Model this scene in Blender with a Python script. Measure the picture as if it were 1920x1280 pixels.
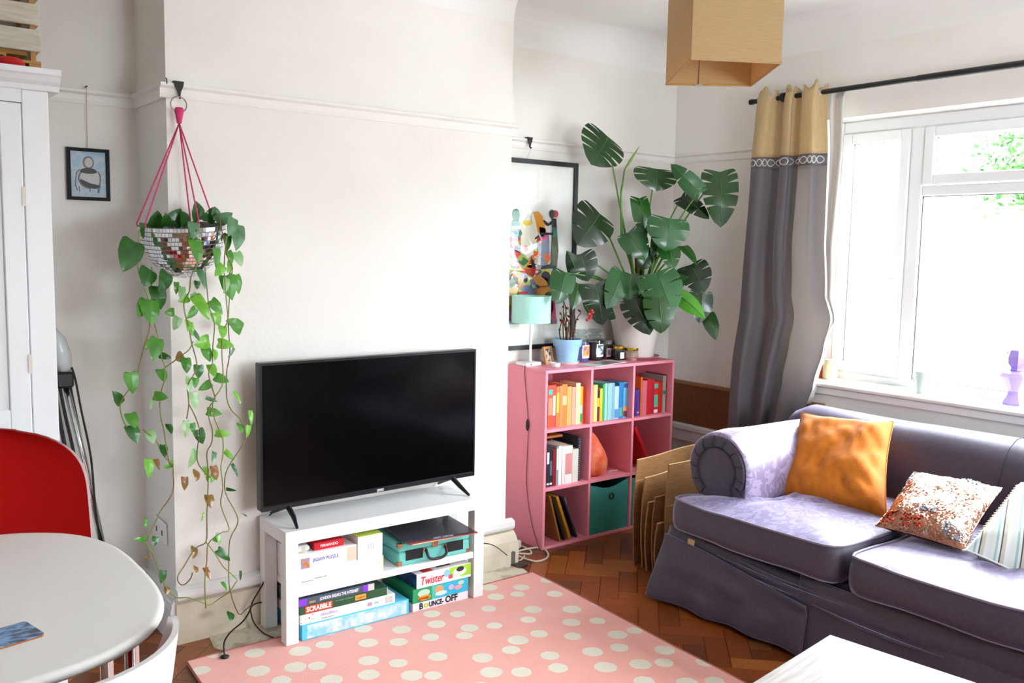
import bpy, bmesh, math, random
from mathutils import Vector, Matrix
R_=random.Random(7)
S=bpy.context.scene; COL=S.collection
for o in list(bpy.data.objects): bpy.data.objects.remove(o)
# ------------------------------------------------------------------ camera
YAW,PITCH,ROLL,F=0.654752,-0.102841,0.01790,1698.84
CP=Vector((0,-3.38544,1.51889))
fw=Vector((math.sin(YAW)*math.cos(PITCH),math.cos(YAW)*math.cos(PITCH),math.sin(PITCH)))
rt=Vector((math.cos(YAW),-math.sin(YAW),0)); up=rt.cross(fw)
rt,up=rt*math.cos(ROLL)+up*math.sin(ROLL), up*math.cos(ROLL)-rt*math.sin(ROLL)
cd=bpy.data.cameras.new('camera'); cam=bpy.data.objects.new('camera',cd); COL.objects.link(cam)
cam.matrix_world=Matrix(((rt.x,up.x,-fw.x,CP.x),(rt.y,up.y,-fw.y,CP.y),(rt.z,up.z,-fw.z,CP.z),(0,0,0,1)))
cd.sensor_width=36; cd.lens=F/1920*36; cd.clip_start=.05; cd.clip_end=200
S.camera=cam
# ------------------------------------------------------------------ sky, light, exposure
W=bpy.data.worlds.new('sky'); S.world=W; W.use_nodes=True
nt=W.node_tree; nt.nodes.clear()
bg=nt.nodes.new('ShaderNodeBackground'); wo=nt.nodes.new('ShaderNodeOutputWorld')
bg.inputs[0].default_value=(0.86,0.93,1.0,1); bg.inputs[1].default_value=SKY=11.0
nt.links.new(bg.outputs[0],wo.inputs[0])
pd=bpy.data.lights.new('window_portal','AREA'); pd.shape='RECTANGLE'; pd.size=2.7; pd.size_y=1.4
pd.cycles.is_portal=True
pd2=pd.copy(); pd2.size=1.4; pd2.size_y=1.0; po2=bpy.data.objects.new('window_portal',pd2); COL.objects.link(po2); po2.location=(1.95,-5.02,1.5); po2.rotation_euler=(math.radians(90),0,0)
po=bpy.data.objects.new('window_portal',pd); COL.objects.link(po); po.location=(4.32,-1.95,1.52)
po.rotation_euler=(math.radians(90),0,math.radians(90))
S.view_settings.view_transform='Standard'; S.view_settings.look='None'; S.view_settings.gamma=1
S.view_settings.use_curve_mapping=False
S.view_settings.exposure=1.82
# ------------------------------------------------------------------ helpers
def at(px,py,ax,val):
    "point where the sight line through a measured photo pixel meets the plane axis=val"
    d=fw+rt*((px-960)/F)+up*((640-py)/F)
    return CP+d*((val-CP[ax])/d[ax])
def hx(h):
    h=h.lstrip('#'); c=[int(h[i:i+2],16)/255 for i in (0,2,4)]
    return tuple((x/12.92 if x<=.04045 else ((x+.055)/1.055)**2.4) for x in c)+(1,)
MATS={}
def schlick(n,gm,f0):
    lw=n.nodes.new('ShaderNodeLayerWeight'); lw.inputs['Blend'].default_value=.5
    p=n.nodes.new('ShaderNodeMath'); p.operation='POWER'; p.inputs[1].default_value=5; n.links.new(lw.outputs['Facing'],p.inputs[0])
    q=n.nodes.new('ShaderNodeMath'); q.operation='MULTIPLY_ADD'; q.inputs[1].default_value=1-f0; q.inputs[2].default_value=f0; n.links.new(p.outputs[0],q.inputs[0]); n.links.new(q.outputs[0],gm.inputs[0])
def mat(name,col,rough=.5,metal=0,col2=None,scale=20,stretch=(1,1,1),bump=0,bscale=None,sheen=0,coat=0,spec=.5,trans=0,ior=1.45,sub=0,sheencol=None,lo=.35,hi=.65,detail=4,alpha=1):
    if name in MATS: return MATS[name]
    m=bpy.data.materials.new(name); m.use_nodes=True; n=m.node_tree; b=n.nodes['Principled BSDF']
    c=hx(col) if isinstance(col,str) else col
    b.inputs['Base Color'].default_value=c; b.inputs['Roughness'].default_value=rough
    b.inputs['Metallic'].default_value=metal; b.inputs['Specular IOR Level'].default_value=spec
    b.inputs['IOR'].default_value=ior; b.inputs['Transmission Weight'].default_value=trans
    if sheen:
        b.inputs['Sheen Weight'].default_value=sheen; b.inputs['Sheen Roughness'].default_value=.4
        if sheencol: b.inputs['Sheen Tint'].default_value=hx(sheencol)
    if coat: b.inputs['Coat Weight'].default_value=coat; b.inputs['Coat Roughness'].default_value=.1
    if sub:
        b.inputs['Subsurface Weight'].default_value=sub; b.inputs['Subsurface Scale'].default_value=.02
    if col2 or bump:
        tc=n.nodes.new('ShaderNodeTexCoord'); mp=n.nodes.new('ShaderNodeMapping'); mp.inputs['Scale'].default_value=stretch
        n.links.new(tc.outputs['Object'],mp.inputs[0])
    if col2:
        nz=n.nodes.new('ShaderNodeTexNoise'); nz.inputs['Scale'].default_value=scale; nz.inputs['Detail'].default_value=detail
        n.links.new(mp.outputs[0],nz.inputs[0])
        cr=n.nodes.new('ShaderNodeValToRGB'); cr.color_ramp.elements[0].position=lo; cr.color_ramp.elements[1].position=hi
        cr.color_ramp.elements[0].color=c; cr.color_ramp.elements[1].color=hx(col2)
        n.links.new(nz.outputs[0],cr.inputs[0]); n.links.new(cr.outputs[0],b.inputs['Base Color'])
    if bump:
        nb=n.nodes.new('ShaderNodeTexNoise'); nb.inputs['Scale'].default_value=bscale or scale*2; nb.inputs['Detail'].default_value=6
        n.links.new(mp.outputs[0],nb.inputs[0])
        bp=n.nodes.new('ShaderNodeBump'); bp.inputs['Strength'].default_value=bump; bp.inputs['Distance'].default_value=.01
        n.links.new(nb.outputs[0],bp.inputs['Height']); n.links.new(bp.outputs[0],b.inputs['Normal'])
    if alpha<1: b.inputs['Alpha'].default_value=alpha
    MATS[name]=m; return m
def pm(h,rough=.55,**k): return mat('paint_'+h.strip('#')+('' if rough==.55 else '_%d'%int(rough*100)),h,rough,**k)
class MB:
    def __init__(s): s.v=[];s.f=[];s.m=[]
    def add(s,vs,fs,m=0):
        o=len(s.v); s.v+= [tuple(v) for v in vs]; s.f+=[tuple(i+o for i in f) for f in fs]; s.m+=[m]*len(fs); return s
    def box(s,x0,x1,y0,y1,z0,z1,m=0,M=None,b=0):
        if b>0:
            xs=[(x0,x0+b,x1-b,x1),(y0,y0+b,y1-b,y1),(z0,z0+b,z1-b,z1)]
            idx={};vs=[];
            def V(i,j,k):
                if (i,j,k) not in idx: idx[(i,j,k)]=len(vs); vs.append((xs[0][i],xs[1][j],xs[2][k]))
                return idx[(i,j,k)]
            fs=[]
            fs+=[(V(0,1,1),V(0,1,2),V(0,2,2),V(0,2,1)),(V(3,1,1),V(3,2,1),V(3,2,2),V(3,1,2)),
                 (V(1,0,1),V(2,0,1),V(2,0,2),V(1,0,2)),(V(1,3,1),V(1,3,2),V(2,3,2),V(2,3,1)),
                 (V(1,1,0),V(1,2,0),V(2,2,0),V(2,1,0)),(V(1,1,3),V(2,1,3),V(2,2,3),V(1,2,3))]
            for i,a in ((0,1),(3,2)):
                for j,c in ((0,1),(3,2)):
                    f=(V(i,c,1),V(i,c,2),V(a,j,2),V(a,j,1)); fs.append(f if (i==0)!=(j==0) else f[::-1])
                    f=(V(i,1,c),V(i,2,c),V(a,2,j),V(a,1,j)); fs.append(f if (i==0)==(j==0) else f[::-1])
                    f=(V(1,i,c),V(2,i,c),V(2,a,j),V(1,a,j)); fs.append(f if (i==0)!=(j==0) else f[::-1])
            for i,a in ((0,1),(3,2)):
                for j,c in ((0,1),(3,2)):
                    for k,d in ((0,1),(3,2)):
                        f=(V(i,c,d),V(a,j,d),V(a,c,k)); fs.append(f if (i==0)!=((j==0)!=(k==0)) else f[::-1])
        else:
            vs=[(x,y,z) for z in (z0,z1) for y in (y0,y1) for x in (x0,x1)]
            fs=[(0,2,3,1),(4,5,7,6),(0,1,5,4),(2,6,7,3),(0,4,6,2),(1,3,7,5)]
        if M is not None: vs=[M@Vector(v) for v in vs]
        return s.add(vs,fs,m)
    def ring_loft(s,rings,m=0,closed=True,cap=True):
        n=len(rings[0]); vs=[p for r in rings for p in r]; fs=[]
        for i in range(len(rings)-1):
            for j in range(n if closed else n-1):
                k=(j+1)%n; fs.append((i*n+j,i*n+k,(i+1)*n+k,(i+1)*n+j))
        if cap and closed:
            fs.append(tuple(range(n))[::-1]); fs.append(tuple((len(rings)-1)*n+j for j in range(n)))
        return s.add(vs,fs,m)
    def tube(s,pts,r,n=8,m=0,cap=True):
        pts=[Vector(p) for p in pts]; rings=[]; prev=None
        for i,p in enumerate(pts):
            t=(pts[min(i+1,len(pts)-1)]-pts[max(i-1,0)])
            t=t.normalized() if t.length>1e-9 else Vector((0,0,1))
            if prev is None:
                a=Vector((0,0,1)) if abs(t.z)<.9 else Vector((1,0,0)); u=t.cross(a).normalized()
            else:
                u=prev-t*prev.dot(t); u=u.normalized() if u.length>1e-6 else t.orthogonal().normalized()
            prev=u; w=t.cross(u); rr=r[i] if isinstance(r,(list,tuple)) else r
            rings.append([p+(u*math.cos(2*math.pi*j/n)+w*math.sin(2*math.pi*j/n))*rr for j in range(n)])
        return s.ring_loft(rings,m,True,cap)
    def lathe(s,prof,n=24,c=(0,0,0),m=0,M=None,cap=False):
        rings=[[Vector((c[0]+r*math.cos(2*math.pi*j/n),c[1]+r*math.sin(2*math.pi*j/n),c[2]+z)) for j in range(n)] for r,z in prof]
        if M is not None: rings=[[M@p for p in r] for r in rings]
        return s.ring_loft(rings,m,True,cap)
    def prism(s,poly,axis,a,b,m=0,M=None):
        "extrude polygon (2D) along axis from a to b; axis x: poly=(y,z); y: (x,z); z:(x,y)"
        def P(p,t):
            q={0:(t,p[0],p[1]),1:(p[0],t,p[1]),2:(p[0],p[1],t)}[axis]
            return M@Vector(q) if M is not None else q
        r=[[P(p,a) for p in poly],[P(p,b) for p in poly]]
        return s.ring_loft(r,m,True,True)
    def grid(s,fn,nu,nv,m=0):
        vs=[fn(i/nu,j/nv) for j in range(nv+1) for i in range(nu+1)]
        fs=[(j*(nu+1)+i,j*(nu+1)+i+1,(j+1)*(nu+1)+i+1,(j+1)*(nu+1)+i) for j in range(nv) for i in range(nu)]
        return s.add(vs,fs,m)
    def torus(s,c,R,r,ax=2,n=24,k=8,m=0,M=None):
        pts=[]
        for i in range(n):
            a=2*math.pi*i/n; ring=[]
            for j in range(k):
                b=2*math.pi*j/k; d=R+r*math.cos(b); q=[d*math.cos(a),d*math.sin(a),r*math.sin(b)]
                if ax==0: q=[q[2],q[0],q[1]]
                if ax==1: q=[q[0],q[2],q[1]]
                v=Vector(q)+Vector(c); ring.append(M@v if M is not None else v)
            pts.append(ring)
        pts.append(pts[0]); return s.ring_loft(pts,m,True,False)
    def mesh(s,name,mats,smooth=False,T=None):
        me=bpy.data.meshes.new(name); vs=s.v
        if T is not None: vs=[T@Vector(v) for v in vs]
        me.from_pydata([tuple(v) for v in vs],[],s.f)
        for x in (mats if isinstance(mats,(list,tuple)) else [mats]): me.materials.append(x)
        me.polygons.foreach_set('material_index',s.m)
        if smooth: me.polygons.foreach_set('use_smooth',[True]*len(s.f))
        me.update(); 
        if smooth and smooth!=1:
            try: me.set_sharp_from_angle(angle=math.radians(smooth))
            except Exception: pass
        return me
def tag(o,label=None,cat=None,group=None,kind=None):
    if label: o['label']=label
    if cat: o['category']=cat
    if group: o['group']=group
    if kind: o['kind']=kind
    return o
def obj(name,mb,mats,parent=None,world=True,smooth=False,recalc=True,sub=0,loc=None,**t):
    "link mesh as one object; world=True: vertices given in world space"
    T=None
    if world:
        if parent is not None:
            M=Matrix.Identity(4); q=parent
            while q is not None: M=q.matrix_basis@M; q=q.parent
            T=M.inverted()
        elif loc is None:
            xs=[v[0] for v in mb.v]; ys=[v[1] for v in mb.v]; zs=[v[2] for v in mb.v]
            loc=((min(xs)+max(xs))/2,(min(ys)+max(ys))/2,min(zs))
        if parent is None: T=Matrix.Translation(-Vector(loc))
    me=mb.mesh(name,mats,smooth,T)
    if recalc:
        b=bmesh.new(); b.from_mesh(me); bmesh.ops.recalc_face_normals(b,faces=b.faces); b.to_mesh(me); b.free()
    o=bpy.data.objects.new(name,me); COL.objects.link(o)
    if loc is not None: o.location=loc
    if parent is not None: o.parent=parent
    if sub:
        q=o.modifiers.new('s','SUBSURF'); q.levels=sub; q.render_levels=sub
    return tag(o,**t)
def thing(name,label,cat,loc=(0,0,0),rz=0,group=None,kind=None):
    o=bpy.data.objects.new(name,None); COL.objects.link(o); o.location=loc; o.rotation_euler=(0,0,rz); o.empty_display_size=.05
    return tag(o,label,cat,group,kind)
def struct(name,mb,m,parent=None,**k): 
    o=obj(name,mb,m,parent,**k)
    if parent is None: o['kind']='structure'
    return o
def text_mesh(s,size,depth=.0004,spacing=1,bold=0):
    c=bpy.data.curves.new('t','FONT'); c.body=s; c.size=size; c.extrude=depth; c.align_x='LEFT'; c.align_y='CENTER'; c.space_character=spacing; c.offset=bold; c.resolution_u=3
    o=bpy.data.objects.new('t',c); COL.objects.link(o)
    dg=bpy.context.evaluated_depsgraph_get(); me=bpy.data.meshes.new_from_object(o.evaluated_get(dg))
    bpy.data.objects.remove(o); bpy.data.curves.remove(c); return me
def lettering(s,size,parent,p,ux,uz,material,width=None,bold=0,name='lettering',shear=0,spacing=1):
    "flat raised print: p left-middle point (world), ux reading direction, uz up direction"
    me=text_mesh(s,size,bold=bold,spacing=spacing); me.name=name
    ux=Vector(ux).normalized(); uz=Vector(uz).normalized(); nn=ux.cross(uz)
    w=max((v.co.x for v in me.vertices),default=1); k=(width/w) if width else 1
    M=Matrix.Identity(4); q=parent
    while q is not None: M=q.matrix_basis@M; q=q.parent
    I=M.inverted()
    for v in me.vertices:
        x,y,z=v.co; x=x*k+shear*y; v.co=I@(Vector(p)+ux*x+uz*y+nn*(z+.0004))
    me.materials.clear(); me.materials.append(material)
    o=bpy.data.objects.new(name,me); COL.objects.link(o); o.parent=parent; return o
def hsh(*a):
    x=math.sin(sum(v*k for v,k in zip(a,(12.9898,78.233,37.719,94.673))))*43758.5453; return x-math.floor(x)
def vnoise(x,y,z=0):
    i,j,k=math.floor(x),math.floor(y),math.floor(z); fx,fy,fz=x-i,y-j,z-k
    fx,fy,fz=[t*t*(3-2*t) for t in (fx,fy,fz)]; r=0
    for a in (0,1):
        for b in (0,1):
            for c in (0,1):
                r+=hsh(i+a,j+b,k+c)*(fx if a else 1-fx)*(fy if b else 1-fy)*(fz if c else 1-fz)
    return r*2-1
def smooth_path(pts,n=4):
    pts=[Vector(p) for p in pts]; out=[]
    for i in range(len(pts)-1):
        p0=pts[max(i-1,0)];p1=pts[i];p2=pts[i+1];p3=pts[min(i+2,len(pts)-1)]
        for k in range(n):
            t=k/n; out.append(.5*((2*p1)+(p2-p0)*t+(2*p0-5*p1+4*p2-p3)*t*t+(3*p1-p0-3*p2+p3)*t**3))
    out.append(pts[-1]); return out
# ------------------------------------------------------------------ room
XC,DR,ZC=4.083,.377,2.70
XL,XR=1.021,2.577
XW,YN=-1.7,-4.8
wallm=mat('wall_paint','#efebe5',.62,col2='#ebe6df',scale=3,bump=.10,bscale=60)
white=mat('white_gloss_paint','#eeedeb',.35,bump=.05,bscale=30)
trimm=mat('rail_paint','#efebe5',.45)
ceilm=mat('ceiling_paint','#efede9',.7,bump=.05,bscale=40)
# floor base + herringbone blocks
floor=struct('floor',MB().box(XW,XC,YN,DR,-.06,-.012),mat('floor_bitumen','#2c1a10',.9))
woods=[mat('oak_block_%s'%n,c,.33,col2=c2,scale=30,stretch=(1,9,1),bump=.12,bscale=50,coat=.25,lo=.3,hi=.7) for n,c,c2 in
 (('amber','#7e3f14','#9a5420'),('brown','#6a3211','#84431a'),('honey','#8e4c1b','#a8622a'),('dark','#572a10','#713a18'),('red','#7a3812','#8f491a'),('dusk','#61341a','#7c4a28'))]
Wd=.085; n3=3; g=.0011
cands=[]
rot=Matrix.Rotation(math.radians(-45),2)
for k in range(-70,70):
    for q in range(-16,17):
        bx,by=k+n3*q,k-n3*q
        for kind in (0,1):
            if kind==0: x0,x1,y0,y1=bx,bx+n3,by,by+1
            else: x0,x1,y0,y1=bx,bx+1,by+1,by+1+n3
            c=rot@Vector(((x0+x1)/2*Wd,(y0+y1)/2*Wd))+Vector((2.0,-1.0))
            if XW+.1<c.x<XC-.08 and YN+.1<c.y<DR-.06: cands.append((c,kind))
def visfloor(c):
    d=Vector((c.x,c.y,0))-CP; z=d.dot(fw)
    if z<.3: return 0
    px=960+F*d.dot(rt)/z; py=640-F*d.dot(up)/z
    if not(-40<px<1960 and 900<py<1330): return 0
    if px>900: return 1 if (c.x>2.45 and c.x<3.35) else 0
    return 1 if (c.x<1.15 and px<480) else 0
cands.sort(key=lambda t:(-visfloor(t[0]),(t[0]-Vector((2.8,-.9))).length))
def blockmb(b=.002): return MB().box(-Wd*1.5+g,Wd*1.5-g,-Wd/2+g,Wd/2-g,-.0115,0,b=b)
bme=[]
for i in range(6):
    me=MB().box(-Wd/2+g,Wd/2-g,-Wd*1.5+g,Wd*1.5-g,-.0115,0).mesh('wood_block',woods[i])
    bme.append(me)
rest=MB(); restm=[]
for i,(c,kind) in enumerate(cands):
    a=math.radians(-45)+(math.pi/2 if kind==0 else 0); dz=-.0006*R_.random()
    mi=R_.randrange(6)
    if i<290:
        o=bpy.data.objects.new('wood_block',bme[mi]); COL.objects.link(o); o.parent=floor
        o.location=Vector((c.x,c.y,dz))-floor.location; o.rotation_euler=(0,0,a)
    else:
        M=Matrix.Translation((c.x,c.y,dz))@Matrix.Rotation(a,4,'Z')
        rest.box(-Wd/2+g,Wd/2-g,-Wd*1.5+g,Wd*1.5-g,-.0115,0,mi,M)
# small margin strip round the edge so no bitumen shows
o=obj('wood_blocks',rest,woods,floor,kind='stuff',recalc=False)
# walls
struct('wall_back',MB().box(XW-.2,XC+.3,DR,DR+.2,-.06,ZC+.1),wallm)
struct('chimney_breast',MB().box(XL,XR,0,DR,-.011,ZC+.05),wallm)
OY0,OY1,OZ0,OZ1=-.60,-3.15,.862,2.189
mb=MB()
mb.box(XC,XC+.30,OY0,DR,-.06,ZC+.1).box(XC,XC+.30,YN,OY1,-.06,ZC+.1).box(XC,XC+.30,OY1,OY0,-.06,OZ0).box(XC,XC+.30,OY1,OY0,OZ1,ZC+.1)
struct('wall_right',mb,wallm)
struct('wall_left',MB().box(XW-.2,XW,YN,DR,-.06,ZC+.1),wallm)
mb=MB(); V0,V1,V2,V3=1.3,2.6,1.05,1.95
mb.box(XW-.2,V0,YN-.2,YN,-.06,ZC+.1).box(V1,XC+.3,YN-.2,YN,-.06,ZC+.1).box(V0,V1,YN-.2,YN,-.06,V2).box(V0,V1,YN-.2,YN,V3,ZC+.1)
struct('wall_front',mb,wallm)
struct('ceiling',MB().box(XW-.2,XC+.3,YN-.2,DR+.2,ZC,ZC+.12),ceilm)
# coved cornice: quarter-round plaster at wall/ceiling joins
def cove(name,p0,p1,ndir,r=.16,mm=None):
    p0=Vector(p0);p1=Vector(p1);nd=Vector(ndir); rings=[]
    for p in (p0,p1):
        ring=[p+Vector((0,0,0))]
        for i in range(13):
            a=math.pi/2*i/12; ring.append(p+nd*(r-r*math.sin(a))*1.0+Vector((0,0,-(r-r*math.cos(a))))) 
        rings.append(ring)
    mb=MB(); mb.ring_loft(rings,0,True,True); struct(name,mb,ceilm)
cove('trim_1',(XR,DR,ZC),(XC,DR,ZC),(0,-1,0))
cove('trim_2',(XC,DR,ZC),(XC,YN,ZC),(-1,0,0))
cove('trim_3',(XL,0,ZC),(XR,0,ZC),(0,-1,0))
cove('trim_4',(XR,0,ZC),(XR,DR,ZC),(1,0,0),.12)
cove('trim_5',(XW,DR,ZC),(XL,DR,ZC),(0,-1,0))
cove('trim_6',(XL,0,ZC),(XL,DR,ZC),(-1,0,0),.05)
# picture rail
ZR=2.083; rh=.052; rd=.024
def railpoly(s0,s1): # profile (offset from wall, z)
    return [(0,ZR-rh),(s1*.008,ZR-rh),(s1*.012,ZR-rh+.012),(s1*.012,ZR-.02),(s1*rd,ZR-.012),(s1*rd,ZR-.002),(s1*.016,ZR),(0,ZR)]
def rail_x(name,x0,x1,y): 
    poly=[(y-a,z) for a,z in railpoly(0,1)]; struct(name,MB().prism(poly,0,x0,x1),trimm)
def rail_y(name,y0,y1,x,s):
    poly=[(x+s*a,z) for a,z in railpoly(0,1)]; struct(name,MB().prism(poly,1,y0,y1),trimm)
rail_x('trim_7',XW,XL,DR); rail_x('trim_8',XL-rd,XR+rd,0); rail_x('trim_9',XR,XC,DR)
rail_y('trim_10',0,DR,XL,-1); rail_y('trim_11',0,DR,XR,1); rail_y('trim_12',OY0+.12,DR,XC,-1)
# skirting boards
def skirt(name,ax,a,b,w,s,h=.19):
    poly=[(0,0),(.022,0),(.022,h-.06),(.018,h-.045),(.018,h-.035),(.012,h-.03),(.012,h-.012),(.008,h),(0,h)]
    if ax==0: struct(name,MB().prism([(w+s*p,z) for p,z in poly],0,a,b),white)
    else: struct(name,MB().prism([(w+s*p,z) for p,z in poly],1,a,b),white)
skirt('baseboard_back_left',0,XW,XL,DR,-1); skirt('baseboard_back_right',0,XR,XC,DR,-1)
skirt('baseboard_chimney_side',1,0,DR,XL,-1); skirt('baseboard_right',1,YN,DR,XC,-1); skirt('baseboard_left',1,YN,DR,XW,1); skirt('baseboard_front',0,XW,XC,YN,1)
# chimney base moulding: upper lip and rounded plinth
cream=mat('old_plaster_cream','#e2d8c4',.6,col2='#d3c6ae',scale=9,bump=.2,bscale=40)
mb=MB(); poly=[(0,.165),(-.012,.165),(-.030,.178),(-.034,.19),(-.034,.212),(-.012,.222),(0,.222)]
mb.prism(poly,0,XL-.005,XR+.034)
struct('baseboard_chimney_lip',mb,white)
mb=MB(); poly=[(0,-.011),(-.052,-.011),(-.052,.08),(-.044,.12),(-.026,.146),(-.012,.158),(0,.160)]
mb.prism(poly,0,XR-.35,XR+.045); poly=[(0,-.011),(-.014,-.011),(-.014,.155),(0,.160)]; mb.prism(poly,0,XL-.004,XR-.352)
struct('baseboard_chimney',mb,cream)
# stone hearth slab, flush with the floor, chipped
mb=MB(); pts=[(1.14,0),(1.12,-.12),(1.16,-.2),(1.13,-.33),(1.6,-.36),(2.3,-.35),(2.56,-.28),(2.6,-.12),(2.57,-.03),(2.5,0)]
mb.prism(pts,2,-.010,.004)
struct('trim_13',mb,mat('hearth_stone','#dcd3bd',.8,col2='#b9ad93',scale=14,bump=.4,bscale=45,lo=.5,hi=.62))
# wooden panel low on the right wall and white pipe boxing under it
mb=MB(); mb.box(XC-.018,XC,-.72,DR-.001,.50,.735); struct('trim_14',mb,mat('cork_brown_panel','#7b4a22',.6,col2='#6c3f1c',scale=60,bump=.1))
mb=MB(); mb.box(XC-.028,XC,-.72,DR-.001,.735,.752); struct('trim_15',mb,mat('panel_cap','#9a6a45',.5))
mb=MB(); mb.box(XC-.05,XC,-2.6,DR-.001,.463,.499,b=.006); mb.box(XC-.035,XC,-2.6,DR-.001,.40,.462); struct('trim_16',mb,white)
# window
fx=4.225
upvc=mat('window_frame_white','#eceeee',.3)
win=bpy.data.objects.new('window_1',None); COL.objects.link(win); win.location=(fx,-1.88,OZ0); win['kind']='structure'
def fr(y0,y1,z0,z1,x0=fx,x1=fx+.06,name='frame_bar',b=.006): return obj(name,MB().box(x0,x1,min(y0,y1),max(y0,y1),z0,z1,b=b),upvc,win)
fr(OY0,OY0-.05,OZ0,OZ1); fr(OY1,OY1+.05,OZ0,OZ1)
fr(OY0-.05,OY1+.05,2.128,OZ1); fr(OY0-.05,OY1+.05,OZ0,.912)
M1,M2=-1.015,-2.62
for my in (M1,M2): fr(my,my-.07,.912,2.128,name='mullion')
fr(M1-.07,M2,1.800,1.850,name='transom')
def sash(y0,y1,z0,z1,w=.045,xo=.012,nm='sash'):
    mb=MB(); x0=fx-xo; x1=fx+.045
    mb.box(x0,x1,y1,y1+w,z0,z1,b=.005).box(x0,x1,y0-w,y0,z0,z1,b=.005).box(x0,x1,y1+w,y0-w,z0,z0+w,b=.005).box(x0,x1,y1+w,y0-w,z1-w,z1,b=.005)
    return obj(nm,mb,upvc,win)
sash(OY0-.055,M1-.002,.915,2.125,.05,nm='casement_sash'); sash(M1-.075,M2+.003,1.853,2.125,.05,nm='vent_sash')
# rubber gaskets + panes
black=mat('black_rubber','#15161a',.5)
glass=bpy.data.materials.new('window_glass'); glass.use_nodes=True; gn=glass.node_tree; gn.nodes.clear()
go=gn.nodes.new('ShaderNodeOutputMaterial'); gm=gn.nodes.new('ShaderNodeMixShader'); gt=gn.nodes.new('ShaderNodeBsdfTransparent'); gg=gn.nodes.new('ShaderNodeBsdfGlossy')
gg.inputs['Roughness'].default_value=.01; gt.inputs[0].default_value=(.97,.98,.98,1)
schlick(gn,gm,.04); gn.links.new(gt.outputs[0],gm.inputs[1]); gn.links.new(gg.outputs[0],gm.inputs[2]); gn.links.new(gm.outputs[0],go.inputs[0])
def pane(y0,y1,z0,z1):
    obj('pane',MB().box(fx+.026,fx+.032,y1,y0,z0,z1),glass,win)
    mb=MB(); t=.003
    for a in ((y1,y0,z0,z0+t),(y1,y0,z1-t,z1),(y1,y1+t,z0,z1),(y0-t,y0,z0,z1)): mb.box(fx+.014,fx+.025,*a)
    obj('gasket',mb,black,win)
pane(OY0-.103,M1+.046,.965,2.076); pane(M1-.123,M2+.053,1.902,2.077); pane(M1-.07,M2,.912,1.800); pane(M2-.07,OY1+.05,.912,2.128)
mb=MB(); mb.box(fx-.03,fx-.012,-.96,-.948,1.36,1.42,b=.003).box(fx-.045,fx-.028,-1.0,-.9,1.395,1.41,b=.004); obj('handle',mb,upvc,win)
mb=MB(); mb.prism([(4.262,.842),(4.262,.874),(4.05,.874),(4.037,.868),(4.031,.858),(4.034,.847),(4.045,.842)][::-1],1,OY1-.02,OY0+.04) if False else None
poly=[(4.262,.842),(4.262,.874),(4.05,.874),(4.037,.868),(4.031,.858),(4.034,.847),(4.045,.842)]
mb=MB(); mb.ring_loft([[(x,OY1+.001,z) for x,z in poly],[(x,OY0-.001,z) for x,z in poly]]); 
obj('sill_board',mb,mat('sill_marble','#eeebe6',.25,col2='#e2ddd6',scale=5),win,smooth=40)
mb=MB(); mb.box(XC-.02,XC,OY1,OY0,.80,.841,b=.006); struct('trim_17',mb,white)
# second window, behind the viewer
win2=bpy.data.objects.new('window_2',None); COL.objects.link(win2); win2.location=(1.95,YN-.1,V2); win2['kind']='structure'
for a in ((V0,V0+.05,V2,V3),(V1-.05,V1,V2,V3),(1.925,1.975,V2+.05,V3-.05)): obj('frame_bar',MB().box(a[0],a[1],YN-.13,YN-.07,a[2],a[3],b=.005),upvc,win2)
for a in ((V0+.05,V1-.05,V2,V2+.05),(V0+.05,V1-.05,V3-.05,V3)): obj('frame_bar',MB().box(a[0],a[1],YN-.13,YN-.07,a[2],a[3],b=.005),upvc,win2)
for a in ((V0+.05,1.925),(1.975,V1-.05)): obj('pane',MB().box(a[0],a[1],YN-.102,YN-.097,V2+.05,V3-.05),glass,win2)
# outside: paving, pale building and a tree
struct('garden_ground',MB().box(4.6,40,-30,30,-.9,-.8),mat('pale_paving','#86847c',.8,col2='#7c7a72',scale=1.5))
hs=thing('house','pale rendered house row far beyond the garden, washed out by daylight','house',(22,-4,-.8))
rnd=mat('pale_render','#8c8a84',.8)
obj('wall',MB().box(20,26,-26,20,-.8,3.3),rnd,hs); obj('roof',MB().prism([(19.6,3.3),(26.4,3.3),(23,5.0)],1,-26.3,20.3),mat('grey_slate','#8d8f92',.7),hs)
for wy in (-22,-17.5,-13,-8.5,-4,0.5,5,9.5):
    f_=obj('window',MB().box(19.96,20,wy,wy+1.4,.9,2.3),upvc,hs); obj('pane',MB().box(19.94,19.96,wy+.1,wy+1.3,1.0,2.2),mat('far_pane','#8c98a0',.1),f_)
tr=thing('tree','leafy green tree outside, seen through the top window pane','tree',(13.2,2.2,-.8))
mb=MB(); mb.tube([(13.2,2.2,-.8),(13.25,2.25,1.2),(13.1,2.15,2.4),(13.2,2.2,3.2)],[.16,.13,.09,.03]); obj('trunk',mb,mat('bark','#6a5b4a',.9),tr,smooth=True)
mb=MB(); rr=random.Random(3)
for i in range(2600):
    a=rr.random()*6.283; b=math.acos(2*rr.random()-1); r=1.25*(rr.random()**.4)*(.75+.35*vnoise(a*1.3,b*2))
    p=Vector((13.2+r*math.sin(b)*math.cos(a),2.2+r*math.sin(b)*math.sin(a),2.85+r*.85*math.cos(b)))
    u=Vector((rr.uniform(-1,1),rr.uniform(-1,1),rr.uniform(-1,1))).normalized()*.07; w=u.orthogonal().normalized()*.04
    mb.add([p-u,p+w,p+u,p-w],[(0,1,2,3)])
obj('foliage',mb,mat('tree_leaf_green','#2c5a22',.6,col2='#477a34',scale=2),tr,recalc=False,kind='stuff')
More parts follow.
